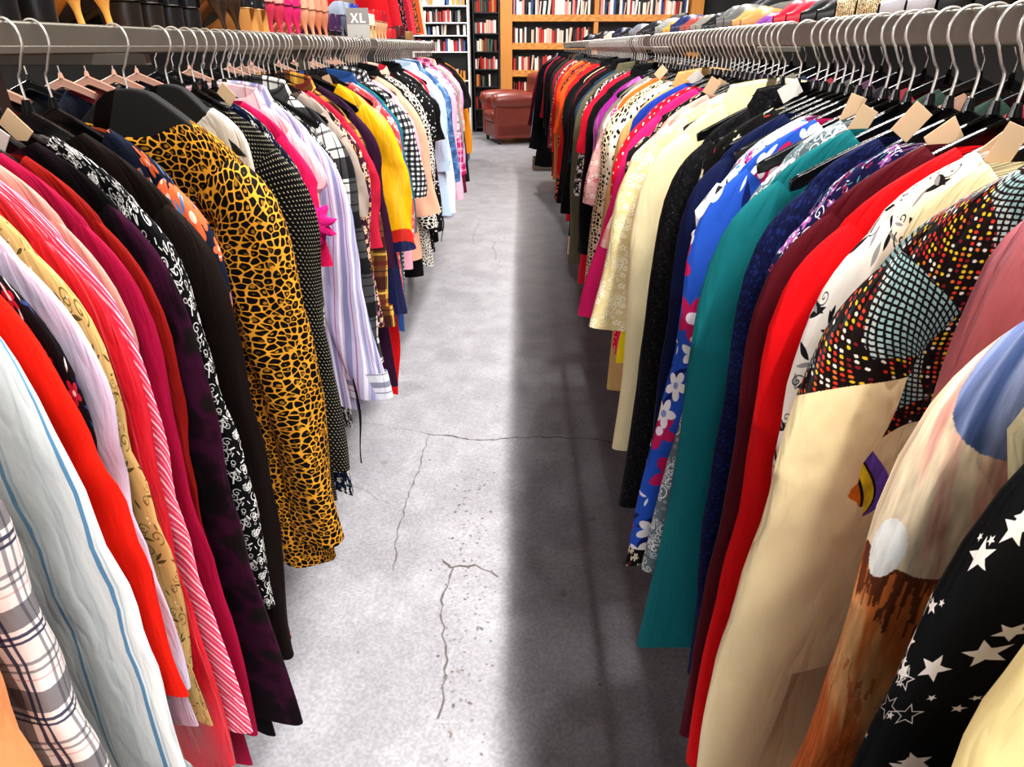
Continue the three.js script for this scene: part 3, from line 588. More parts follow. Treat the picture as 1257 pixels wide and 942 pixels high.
// [distance along the rail, cloth, kind, short name for its hanger, label, details]; the first of each list hangs at the camera's end of the rack
const LEFT = [
  [0.43, '#e8925c', 'tunic', 'peach orange tunic', 'plain peach orange tunic at the open end of the XL rack', { len: 0.95 }],
  [0.5, 'grey_plaid', 'shirt', 'grey and white plaid shirt', 'white shirt with grey and navy plaid next to the peach tunic', { len: 0.98, sl: 0.9, tag: 1 }],
  [0.585, 'blue_stripe', 'shirt', 'white shirt with blue stripes', 'white cotton shirt with wide spaced blue stripes and full sleeve', { len: 0.95, sl: 0.82, hw1: 0.062, flare: 0.035, tag: 1 }],
  [0.614, '#dd1c0c', 'tunic', 'scarlet tunic', 'bright scarlet tunic behind the blue striped shirt', { len: 0.9, sl: 0.66, hw1: 0.055, tag: 1 }],
  [0.638, 'dark_rose', 'blouse', 'black rose print blouse', 'black blouse printed with red roses beside a scarlet tunic', { flare: 0 }],
  [0.662, '#d8cbe0', 'blouse', 'pale lilac blouse', 'plain pale lilac blouse next to the tan printed blouse', { flare: 0.0, tag: 1 }],
  [0.686, 'tan_print', 'blouse', 'tan printed blouse', 'tan blouse with dark olive leaf scrolls', { flare: 0 }],
  [0.711, 'red_satin_stripe|satin', 'tunic', 'red satin tunic', 'glossy red satin tunic in front of the pink striped shirt', { len: 1.05, sl: 0.95, flare: -0.01, hw1: 0.05 }],
  [0.736, 'pink_stripe', 'shirt', 'pink and white striped shirt', 'pink shirt with diagonal white stripes', { len: 1.05, sl: 0.9, flare: 0.03, hw1: 0.055 }],
  [0.759, '#c09080', 'blouse', 'beige pink blouse', 'plain beige pink blouse in front of the crimson tunic', { sl: 0.6, flare: -0.03, sw: 0.19 }],
  [0.782, '#980e36', 'tunic', 'crimson tunic', 'plain deep crimson tunic beside a beige pink blouse', { len: 1.08, sl: 0.98, flare: 0.015 }],
  [0.806, '#84140f', 'tunic', 'rust red tunic', 'rust red tunic with dark folds behind the crimson one', { len: 0.98, sl: 0.8, flare: -0.01 }],
  [0.843, 'tie_dye|velvet', 'coat', 'maroon and black tie-dye coat', 'black velvet coat clouded with maroon tie-dye', { len: 1.06, sl: 1.02, flare: 0.03, hw1: 0.06, sw: 0.205, collar: 0 }],
  [0.885, 'swirl_mono', 'tunic', 'black tunic with white scrolls', 'black tunic covered in fine white scrollwork', { len: 0.9, sl: 0.8 }],
  [0.945, '#140c09', 'coat', 'dark brown coat', 'dark brown nearly black coat beside the white scroll tunic', { len: 1.08, sl: 0.98, flare: 0.02, collar: 0 }],
  [1.0, 'orange_flower', 'tunic', 'navy tunic with orange flowers', 'navy tunic with large orange flowers beside the leopard print', { len: 1.0, sl: 0.85, sw: 0.196, flare: 0 }],
  [1.2, 'leopard', 'tunic', 'leopard print tunic', 'golden leopard print tunic with long sleeves and tie hem', { len: 1.0, sl: 0.93, th: 0.03, hw1: 0.06, hem: 0.25, scoop: 0.03, hanger: 'broad', nw: 0.11 }],
  [1.345, '#ddd6c8', 'blouse', 'cream collarless blouse', 'cream collarless blouse behind the leopard print tunic', { sl: 0, hanger: 'broad', flare: -0.03, sw: 0.16, hem: 0.16, len: 0.7 }],
  [1.4, 'net', 'tunic', 'black tunic with cream net pattern', 'black tunic woven with a fine cream net pattern', { len: 0.98, sl: 0.88, th: 0.024 }],
  [1.455, 'navy_floral', 'dress', 'navy floral dress', 'navy dress with cream flowers hanging lower than its neighbours', { len: 1.0, sl: 0.6, hem: 0.27, cat: 'dress', sw: 0.18 }],
  [1.5, '#d4164f', 'blouse', 'hot pink blouse with bow', 'hot pink blouse with a bright pink bow on its sleeve', { sl: 0.42, bow: [0.32, '#e8207c'], sw: 0.195 }],
  [1.545, 'pink_pin', 'shirt', 'pale pink pinstripe shirt', 'pale pink pinstripe shirt beside a hot pink blouse', { sl: 0.42, len: 0.78, sw: 0.195, flare: -0.02, hem: 0.18 }],
  [1.6, 'lilac_stripe', 'shirt', 'lilac striped shirt', 'lilac shirt with grey stripes and cross-striped cuff', { sl: 0.8, flare: 0.075, hw1: 0.055, cuffs: 'grey_stripe', th: 0.022, belt: [0.28, 0.006, '#111111', 0.72] }],
  [1.67, 'speckle_mono', 'blouse', 'black and white leaf print blouse', 'black blouse with scattered white leaves beside the lilac shirt', { len: 0.95 }],
  [1.76, 'tartan_mono', 'shirt', 'black and white tartan shirt', 'black and white tartan shirt with a broad check', { sl: 0.78 }],
  [1.83, '#9c8c80', 'blouse', 'sheer taupe blouse', 'plain sheer taupe blouse behind the tartan shirt', { sl: 0.4, sw: 0.185 }],
  [1.9, 'pink_multi', 'blouse', 'pink and ochre leaf print blouse', 'plum blouse with pink and ochre leaves', {}],
  [1.95, '#c01f3a', 'blouse', 'cherry red blouse', 'cherry red blouse between leaf print and ochre plaid', { sl: 0.5 }],
  [2.0, 'orange_plaid', 'shirt', 'ochre plaid shirt', 'ochre and brown plaid shirt with long sleeve', { sl: 0.76, flare: 0.06 }],
  [2.06, '#2c1028', 'blouse', 'dark plum blouse', 'plain dark plum blouse in front of the yellow one', { sl: 0.6, len: 1.02 }],
  [2.22, 'sunblock|satin', 'blouse', 'yellow blouse with red panel', 'bright yellow satin blouse with a red panel and navy cuff', { sl: 0.6, hw0: 0.075, hw1: 0.07, flare: 0.05, th: 0.03 }],
  [2.31, '#cf1f26', 'tunic', 'red tunic behind the yellow blouse', 'plain red tunic right behind the yellow blouse', { len: 0.98, sl: 0.6, belt: [0.34, 0.035, '#d81418', 0.82] }],
  [2.4, 'coral_print', 'blouse', 'coral print blouse', 'coral blouse with pale leaf and flower print', { sl: 0.6 }],
  [2.44, '#274a86', 'shirt', 'royal blue shirt', 'plain royal blue shirt beside a coral print blouse', { len: 0.98, sl: 0.55 }],
  [2.5, '#1a6a70', 'blouse', 'teal blouse', 'plain dark teal blouse beside the gingham shirt', { sl: 0.6 }],
  [2.66, 'gingham', 'shirt', 'black and white gingham shirt', 'small black and white gingham shirt with elbow sleeve', { sl: 0.5, hw1: 0.07, hw0: 0.072, flare: 0.04, th: 0.03, hanger: 'deep' }],
  [2.75, '#e7a4b6', 'blouse', 'light pink blouse by the gingham', 'plain light pink blouse right behind the gingham shirt', { sl: 0.4 }],
  [2.84, '#e6ab8c', 'blouse', 'peach satin blouse', 'peach satin blouse with loose elbow sleeve', { sl: 0.62, flare: 0.06, hw1: 0.065 }],
  [2.93, '#0b0b0c', 'jacket', 'black jacket by the peach blouse', 'plain black jacket beside a peach satin blouse', { sl: 0.5 }],
  [3.03, 'leopard_mono', 'blouse', 'black and white animal print blouse', 'black and white animal print blouse', { len: 0.9 }],
  [3.12, 'red_stripe', 'shirt', 'red and peach striped shirt', 'red and peach broad striped shirt', { sl: 0.66 }],
  [3.3, 'dot_mono', 'blouse', 'black blouse with white dots', 'black blouse with irregular white dots on the XL rack', { len: 0.92, sl: 0.8 }],
  [3.42, '#0a0a0b', 'jacket', 'black jacket by the dotted blouse', 'black jacket between dotted blouse and dusty rose blouse', { sl: 0.4 }],
  [3.54, '#d9a79c', 'blouse', 'dusty rose blouse', 'dusty rose blouse with gathered neckline', { sl: 0.4 }],
  [3.66, '#cc1e36', 'dress', 'slim red dress', 'slim plain red dress among pale shirts', { len: 0.72 }],
  [3.78, '#b9cfe6', 'shirt', 'pale blue shirt', 'plain pale blue shirt beside a slim red dress', { sl: 0.6 }],
  [3.9, '#f2f3f5', 'shirt', 'white shirt', 'crisp plain white shirt with long sleeve', { sl: 0.84, flare: 0.05, hw1: 0.06, th: 0.035, belt: [0.16, 0.006, '#151515', 0.84] }],
  [4.02, 'denim', 'shirt', 'denim shirt', 'mid blue denim shirt beside the white shirt', { sl: 0.7 }],
  [4.14, 'blue_check', 'shirt', 'pale blue checked shirt', 'white shirt with pale blue check', { sl: 0.78 }],
  [4.28, '#f0b4c6', 'blouse', 'baby pink blouse', 'baby pink blouse with long straight sleeve', { sl: 0.84, flare: 0.05 }],
  [4.42, 'grey_stripe', 'tunic', 'grey cross-striped tunic', 'grey cross-striped tunic behind the baby pink blouse', { len: 1.0, sl: 0.5 }],
  [4.56, 'magenta_plaid', 'shirt', 'magenta plaid shirt', 'magenta and pink plaid shirt', { sl: 0.74, flare: 0.05 }],
  [4.7, '#8f8d88', 'blouse', 'mid grey blouse', 'plain mid grey blouse beside the magenta plaid', { sl: 0.6 }],
  [4.82, 'pink_check', 'shirt', 'pink checked shirt', 'pale pink checked shirt on the XL rack', { sl: 0.5 }],
  [4.95, '#cfa6cc', 'blouse', 'soft mauve blouse', 'soft mauve blouse with long sleeve', { sl: 0.8 }],
  [5.08, '#5c1230', 'dress', 'wine red dress', 'plain wine red dress near the end post', { len: 0.95 }],
  [5.2, '#131313', 'jacket', 'black jacket at the rack end', 'black jacket next to the mustard blouse at the rack end', { sl: 0.4 }],
  [5.3, '#c2281c', 'top', 'brick red top', 'brick red sleeveless top beside the mustard blouse', {}],
  [5.4, '#d8861c', 'blouse', 'mustard orange blouse', 'mustard orange blouse hanging last on the XL rack', { sl: 0.72, flare: 0.04 }],
];
const RIGHT = [
  [0.285, '#e8cf8e', 'blouse', 'pale yellow blouse', 'pale yellow blouse at the open end beside the star print', { len: 0.9, tag: 1 }],
  [0.35, 'stars', 'tunic', 'black star print tunic', 'black tunic printed with white and outlined stars', { len: 1.15, sl: 0.98, th: 0.02, hw1: 0.06 }],
  [0.395, '#c9bf94|satin', 'blouse', 'pale olive satin blouse', 'pale olive satin blouse between star print and painted print', { sl: 0.3, sw: 0.17, hem: 0.16, len: 0.7, flare: -0.05 }],
  [0.44, 'painted', 'tunic', 'painted print tunic', 'cream tunic with painterly blue and terracotta print', { len: 1.15, sl: 1.05, th: 0.026, sw: 0.196, hw0: 0.062, hw1: 0.066, flare: 0.04, tag: 1 }],
  [0.525, '#a2565c|satin', 'blouse', 'dusty mauve satin blouse', 'dusty mauve satin blouse hanging half off its hanger', { sl: 0, hem: 0.19, sw: 0.16, len: 0.95 }],
  [0.61, 'mosaic|satin', 'tunic', 'cream tunic with mosaic yoke', 'cream satin tunic with coloured mosaic yoke and swirl', { len: 0.68, sl: 0.94, th: 0.03, sleeve: 'mosaic_sleeve|satin', hw0: 0.055, hw1: 0.045, puff: 0.008, flare: 0.055, nw: 0.1, scoop: 0.02 }],
  [0.645, '#ead4a2', 'dress', 'long cream dress', 'long plain cream dress showing below the mosaic tunic', { len: 1.2, hem: 0.2, sw: 0.165 }],
  [0.68, 'leaf_sketch', 'tunic', 'white leaf sketch tunic', 'off-white tunic with black sketched leaves', { len: 1.0, sl: 0.75, flare: -0.01, tag: 1, sw: 0.182, hw0: 0.05 }],
  [0.72, '#d80c12', 'tunic', 'bright red tunic', 'bright plain red tunic beside a maroon one', { len: 1.0, sl: 1.02, flare: 0.035, hw1: 0.042 }],
  [0.765, '#4c0c16', 'tunic', 'maroon tunic', 'plain deep maroon tunic behind the bright red one', { len: 1.02, sl: 1.02, flare: 0.035 }],
  [0.8, 'paisley', 'blouse', 'navy paisley blouse', 'navy blouse with pink and white paisley', { len: 0.9, sl: 0.5, flare: -0.03, sw: 0.195, hw0: 0.05 }],
  [0.845, 'navy_rib', 'dress', 'ribbed navy dress', 'dark ribbed navy dress between paisley and teal', { len: 1.05, sl: 0.98, flare: 0.0, tag: 1, sw: 0.19, hem: 0.2 }],
  [0.93, '#0f6468', 'tunic', 'teal tunic', 'plain teal tunic with long sleeve', { len: 0.95, sl: 0.99, flare: 0.045, hw1: 0.062, th: 0.03, hw0: 0.066 }],
  [0.985, 'lace_grey', 'tunic', 'grey lace tunic', 'grey lace tunic with curled pattern below the teal sleeve', { len: 0.86, sl: 0.86, flare: 0.1, sw: 0.17 }],
  [1.05, 'blue_bloom', 'tunic', 'royal blue floral tunic', 'royal blue tunic with magenta and white blooms', { len: 0.9, sl: 0.86, flare: 0.065, tag: 1, sw: 0.212 }],
  [1.1, 'white_bloom', 'blouse', 'white blouse with dark leaves', 'white blouse with black leaves and pink blooms', { sl: 0.34, flare: 0.01, sw: 0.205 }],
  [1.165, '#0b1438', 'tunic', 'plain navy tunic', 'plain dark navy tunic beside black sequin blouse', { len: 0.9, sl: 0.9, flare: 0.01 }],
  [1.225, 'dark_bloom', 'dress', 'black dress with cream blooms', 'black dress with cream blooms showing at the hem', { len: 1.05, sl: 0, hem: 0.27 }],
  [1.3, 'sequin', 'jacket', 'black sequin jacket', 'black sequin jacket with long sleeve', { len: 0.95, sl: 0.96, flare: 0.03, hw1: 0.055, th: 0.03, tag: 1, sw: 0.2 }],
  [1.47, '#efdfae', 'jacket', 'cream jacket', 'plain cream jacket with squared shoulder', { len: 0.92, sl: 0.9, flare: 0.04, th: 0.034, hw0: 0.07, hw1: 0.055 }],
  [1.54, 'lace_cream', 'blouse', 'cream lace blouse', 'cream lace blouse with wide elbow sleeve', { len: 0.92, sl: 0.62, hw0: 0.072, hw1: 0.078, flare: 0.05, th: 0.03 }],
  [1.63, 'pink_check', 'tee', 'peach checked short sleeve top', 'peach checked short sleeve top beside cream lace', { sl: 0.45, flare: 0.05, hw1: 0.07, belt: [0.24, 0.03, '#f0d818', 0.5] }],
  [1.71, 'ring_black', 'tee', 'black top with gold rings', 'black short sleeve top printed with gold rings', { sl: 0.34, len: 0.9 }],
  [1.78, '#e0206a', 'blouse', 'hot pink flowing blouse', 'plain hot pink blouse with a wide flowing sleeve', { sl: 0.68, hw1: 0.08, flare: 0.07, len: 0.8 }],
  [1.85, 'polka_red', 'blouse', 'red polka dot blouse', 'red blouse with small white polka dots', { sl: 0.6, flare: 0.05, len: 0.8 }],
  [1.93, '#1c3a9a', 'top', 'cobalt blue top', 'plain cobalt blue sleeveless top behind polka dots', {}],
  [2.02, '#c49a5e', 'jacket', 'tan jacket', 'plain tan jacket beside the black spotted blouse', { len: 1.02, sl: 0.6, th: 0.032 }],
  [2.12, 'dalmatian', 'blouse', 'white blouse with black spots', 'white blouse with round black spots', { sl: 0.62, th: 0.032 }],
  [2.22, 'leopard_cream', 'blouse', 'cream leopard print blouse', 'cream leopard print blouse with long sleeve', { sl: 0.74 }],
  [2.32, '#d86a24', 'top', 'orange top', 'plain orange sleeveless top behind the spotted blouse', {}],
  [2.42, 'pink_floral', 'tee', 'pink floral short sleeve top', 'pink floral short sleeve top beside grey silk', { sl: 0.5, hw1: 0.065, flare: 0.05 }],
  [2.54, '#6e6a5a|satin', 'blouse', 'grey green silk blouse', 'grey green silk blouse with glossy folds', { sl: 0.8, flare: 0.04 }],
  [2.66, '#8a1a7a|satin', 'blouse', 'purple satin blouse', 'purple satin blouse behind grey green silk', { sl: 0.55 }],
  [2.78, '#09090a', 'jacket', 'black jacket by the purple satin', 'plain black jacket beside the purple satin blouse', { len: 1.0 }],
  [2.9, '#d4122c', 'blouse', 'red blouse by the black jacket', 'plain red blouse between two black jackets', { sl: 0.4, len: 0.95 }],
  [3.1, 'speckle_mono', 'blouse', 'black blouse with white sprigs', 'black blouse with white sprigs on the shoe shelf rack', { sl: 0.6 }],
  [3.22, '#5f5a44', 'coat', 'olive coat', 'plain olive coat with long sleeve', { len: 1.05, sl: 0.95, flare: 0.03 }],
  [3.36, '#cf1420', 'dress', 'red dress beside the olive coat', 'plain red sleeveless dress beside the olive coat', { len: 1.1 }],
  [3.5, '#0a0a0b', 'jacket', 'black jacket behind the olive coat', 'black jacket behind the red dress and olive coat', {}],
  [3.66, '#6a0f24', 'tunic', 'burgundy tunic', 'burgundy tunic beside a beige dress', { len: 0.95 }],
  [3.82, '#e8bf92', 'dress', 'beige slip dress', 'beige slip dress whose pale hem hangs low', { len: 1.08, hem: 0.26 }],
  [3.98, '#0d0d0f', 'coat', 'long black coat', 'long plain black coat beside the beige slip dress', { len: 1.0 }],
  [4.16, '#e0161c', 'tunic', 'signal red tunic', 'signal red tunic behind the long black coat', { len: 0.95, sl: 0.85 }],
  [4.34, 'dark_rose', 'blouse', 'black blouse with red roses', 'black blouse with red roses on the shoe shelf rack', {}],
  [4.54, '#e2501a', 'tee', 'orange red short sleeve top', 'orange red short sleeve top beside rose print', { sl: 0.5, hw1: 0.07, flare: 0.05 }],
  [4.74, 'rust_print', 'tunic', 'rust printed tunic', 'rust and cream printed tunic', { len: 1.05, sl: 0.95, flare: 0.04 }],
  [4.96, '#dd1a1a', 'tunic', 'tomato red tunic', 'tomato red tunic between rust print and cream collar', { sl: 0.8 }],
  [5.2, '#c9823c', 'tunic', 'caramel tunic', 'plain caramel tunic with long sleeve', { len: 1.05, sl: 0.9, flare: 0.04 }],
  [5.45, '#c81822', 'blouse', 'red blouse with cream collar', 'red blouse next to the caramel tunic', { flare: 0.02 }],
  [5.72, '#efe4bc', 'top', 'cream top', 'plain cream sleeveless top behind red blouse', {}],
  [6.2, 'tweed', 'jacket', 'brown tweed jacket', 'brown flecked tweed jacket near dark green blouse', { len: 1.0 }],
  [6.5, '#0e3c2c', 'blouse', 'dark green blouse', 'plain dark green blouse near the tweed jacket', {}],
  [6.85, '#0c0c0e', 'jacket', 'black jacket by the green blouse', 'black jacket beside dark green blouse', {}],
  [7.2, '#8c1424', 'blouse', 'dark red blouse', 'dark red blouse among the black jackets', {}],
  [7.6, '#101216', 'jacket', 'charcoal jacket', 'charcoal jacket behind the dark red blouse', {}],
  [8.0, '#b01830', 'blouse', 'raspberry blouse', 'raspberry blouse just before the winter coats', {}],
  [8.4, '#07090d', 'coat', 'black winter coat', 'heavy black winter coat on the shoe shelf rack', { len: 1.3, sl: 1.1, sw: 0.24, hem: 0.34, hw0: 0.09, hw1: 0.08, flare: 0.1, th: 0.06 }],
  [8.65, '#0a1220', 'coat', 'midnight blue winter coat', 'heavy midnight blue winter coat', { len: 1.3, sl: 1.12, sw: 0.24, hem: 0.36, hw0: 0.09, hw1: 0.08, flare: 0.13, th: 0.06 }],
  [8.86, '#8aa4bc', 'coat', 'pale blue winter coat', 'pale blue winter coat beside the midnight blue one', { len: 1.15, sl: 1.0, sw: 0.25, hem: 0.34, hw0: 0.08, hw1: 0.07, flare: 0.15, th: 0.04 }],
  [9.02, '#5c1020', 'coat', 'dark red winter coat', 'dark red winter coat hanging last by the armchair', { len: 1.1, sl: 0.9, sw: 0.25, hem: 0.34, hw0: 0.08, hw1: 0.07, flare: 0.15, th: 0.04 }],
  [3.29, '#20344c', 'blouse', 'slate blue blouse', 'slate blue blouse between the olive coat and red dress', { sl: 0.5 }],
  [3.58, 'leopard_mono', 'blouse', 'monochrome animal print blouse', 'monochrome animal print blouse on the shoe shelf rack', { sl: 0.6 }],
  [3.74, '#1a1412', 'tunic', 'dark chocolate tunic', 'dark chocolate tunic beside the burgundy one', { sl: 0.7 }],
  [3.9, '#7a1e34', 'blouse', 'claret blouse', 'claret blouse between beige slip dress and long black coat', { sl: 0.5 }],
  [4.07, 'dark_bloom', 'blouse', 'black sprigged blouse', 'black sprigged blouse behind the long black coat', { sl: 0.6 }],
  [4.25, '#d81a1c', 'tunic', 'vermilion tunic', 'vermilion tunic beside the signal red one', { sl: 0.7 }],
  [4.44, '#a82414', 'blouse', 'brick blouse', 'brick coloured blouse beside the orange red top', { sl: 0.4 }],
  [4.64, '#e0301c', 'tunic', 'coral red tunic', 'coral red tunic next to the rust printed one', {}],
  [4.85, '#5a1418', 'blouse', 'oxblood blouse', 'oxblood blouse between rust print and tomato red', { sl: 0.6 }],
  [5.08, '#e0481c', 'blouse', 'flame orange blouse', 'flame orange blouse beside the caramel tunic', { sl: 0.5 }],
  [5.32, '#d0201c', 'blouse', 'pillar box red blouse', 'pillar box red blouse behind the caramel tunic', {}],
  [5.58, 'pink_multi', 'blouse', 'plum leaf blouse', 'plum leaf print blouse behind the red blouse', {}],
  [5.86, '#24282c', 'jacket', 'graphite jacket', 'graphite jacket behind the cream top', {}],
  [6.02, '#8c2030', 'tunic', 'garnet tunic', 'garnet tunic beside the rack post', {}],
  [6.35, '#2a2018', 'jacket', 'brown black jacket', 'brown black jacket between tweed and green', {}],
  [6.67, '#3c2a20', 'jacket', 'coffee jacket', 'coffee coloured jacket behind the dark green blouse', {}],
  [7.02, '#101c18', 'tunic', 'bottle green tunic', 'bottle green tunic near the dark red blouse', {}],
  [7.4, '#1c1016', 'tunic', 'aubergine tunic', 'aubergine tunic near the charcoal jacket', {}],
  [7.8, '#14181c', 'jacket', 'ink jacket', 'ink coloured jacket behind the charcoal one', {}],
  [8.2, '#241418', 'tunic', 'dark wine tunic', 'dark wine tunic just before the black winter coat', {}],
];
RIGHT.sort((p, q) => p[0] - q[0]);
function hang(side, list) {
  const a = side === 'left' ? 1 : -1, X = side === 'left' ? LX : RX, Y = side === 'left' ? LY : RY, r = rng(side === 'left' ? 5 : 6);
  list.forEach((spec, i) => {
    const D = spec[0], o = spec[5] || {};
    const gap = Math.min(i ? D - list[i - 1][0] : 0.06, i < list.length - 1 ? list[i + 1][0] - D : 0.06);
    const deg = side === 'left' ? lerp(20, 10, smooth(1, 3.5, D)) : lerp(9, 5, smooth(0.5, 3, D)), yaw = -a * (deg + (gap > 0.06 ? 3 * (r() - 0.5) : 0)) * Math.PI / 180;
    const th = 0.012, roll = (r() - 0.5) * (D > 1.3 ? 0.09 : 0.04), tone = r();
    const where = side === 'left' ? 'garments on the front rail of the XL rack' : 'garments on the front rail under the shoe shelf';
    garment(side, spec, { th, gap: gap * 0.95, pos: [X, Y, -D], yaw, roll, broad: o.hanger === 'broad', group: where });
    hanger(side, o.hanger ?? (r() < 0.35 ? 'deep' : 'slim'), `${o.hanger === 'broad' ? 'broad padded black hanger' : 'black plastic hanger'} holding the ${spec[3]}`, [X, Y, -D], yaw, 'hangers on the front rails').children.forEach((c) => { if (c.name !== 'hook') { c.rotation.z = roll; c.scale.x = Math.min(1, (o.sw ?? 0.208) / 0.208); } });
  });
}
hang('left', LEFT);
hang('right', RIGHT);
// bare hangers crowded between the garments
{
  const r = rng(91);
  for (const [side, from, to, step] of [['left', 1.42, 5.3, 0.075], ['right', 0.8, 5.6, 0.1]]) {
    const list = side === 'left' ? LEFT : RIGHT, X = side === 'left' ? LX : RX, Y = side === 'left' ? LY : RY, a = side === 'left' ? 1 : -1;
    for (let i = 0; i < list.length - 1; i++) {
      const d0 = list[i][0], d1 = list[i + 1][0];
      if (d0 < from || d1 > to || d1 - d0 < 0.06) continue;
      const D = (d0 + d1) / 2;
      if (GAPS[side].some((g) => Math.abs(g - D) < 0.03)) continue;
      hanger(side, 'slim', `empty black plastic hanger behind the ${list[i][3]}`, [X, Y, -D], -a * (side === 'left' ? 14 : 6) * Math.PI / 180, 'empty hangers on the front rails');
    }
  }
}
// the rear rails: seen only between the front rails and the shoulders of the front garments
{
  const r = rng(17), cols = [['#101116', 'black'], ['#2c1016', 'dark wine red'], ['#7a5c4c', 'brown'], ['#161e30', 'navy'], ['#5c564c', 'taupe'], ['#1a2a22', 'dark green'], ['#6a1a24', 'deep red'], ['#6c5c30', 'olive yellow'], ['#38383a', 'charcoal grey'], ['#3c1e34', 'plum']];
  for (const [side, end] of [['left', 5.2], ['right', 6.6]]) {
    const X = side === 'left' ? LX - BACK : RX + BACK, Y = side === 'left' ? LY : RY, a = side === 'left' ? 1 : -1, place = side === 'left' ? 'on the rear rail of the XL rack' : 'on the rear rail under the shoe shelf';
    let D = 0.55;
    while (D < end) {
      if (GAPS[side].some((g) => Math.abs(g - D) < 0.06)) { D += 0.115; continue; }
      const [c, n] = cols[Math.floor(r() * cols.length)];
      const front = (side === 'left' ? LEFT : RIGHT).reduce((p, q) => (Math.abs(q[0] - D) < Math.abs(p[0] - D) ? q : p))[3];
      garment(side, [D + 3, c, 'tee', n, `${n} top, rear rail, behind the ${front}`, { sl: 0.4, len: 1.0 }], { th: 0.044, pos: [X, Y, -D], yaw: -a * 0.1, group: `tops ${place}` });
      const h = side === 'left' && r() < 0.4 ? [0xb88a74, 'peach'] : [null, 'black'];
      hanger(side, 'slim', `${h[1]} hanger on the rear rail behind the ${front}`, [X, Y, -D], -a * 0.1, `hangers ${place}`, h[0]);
      D += 0.115 + 0.03 * r();
    }
  }
}

// ---------------------------------------------------------------- size sign on the rail
{
  const t = thing('size_sign', 'grey size divider sign reading XL on the front rail', 'sign', [LX, LY + 0.0405, -3.02]);
  const face = canvasTexture(216, 300, (c, w, h) => {
    c.fillStyle = '#8b8c88'; c.fillRect(0, 0, w, h); c.fillStyle = '#b9bcb4'; c.fillRect(0, h * 0.52, w, h * 0.48);
    c.fillStyle = '#f6f6f2'; c.font = 'bold 128px sans-serif'; c.textAlign = 'center'; c.textBaseline = 'middle'; c.fillText('XL', w * 0.52, h * 0.32);
  });
  face.wrapS = face.wrapT = THREE.ClampToEdgeWrapping;
  const g = rbox(-0.045, 0.045, -0.004, 0.106, -0.002, 0.002, 0.001);
  const p = g.attributes.position, uv = g.attributes.uv;
  for (let i = 0; i < p.count; i++) uv.setXY(i, (p.getX(i) + 0.045) / 0.09, (p.getY(i) + 0.004) / 0.11);
  part('card', g, new THREE.MeshStandardMaterial({ map: face, roughness: 0.5 }), t);
  const clip = mergeGeometries([rbox(-0.0125, -0.0105, -0.03, 0.012, -0.004, 0.004, 0.001), rbox(0.0105, 0.0125, -0.03, 0.012, -0.004, 0.004, 0.001), rbox(-0.0125, 0.0125, 0.0, 0.003, -0.006, 0.006, 0.001)]);
  part('clip', clip, M.steel, t);
}

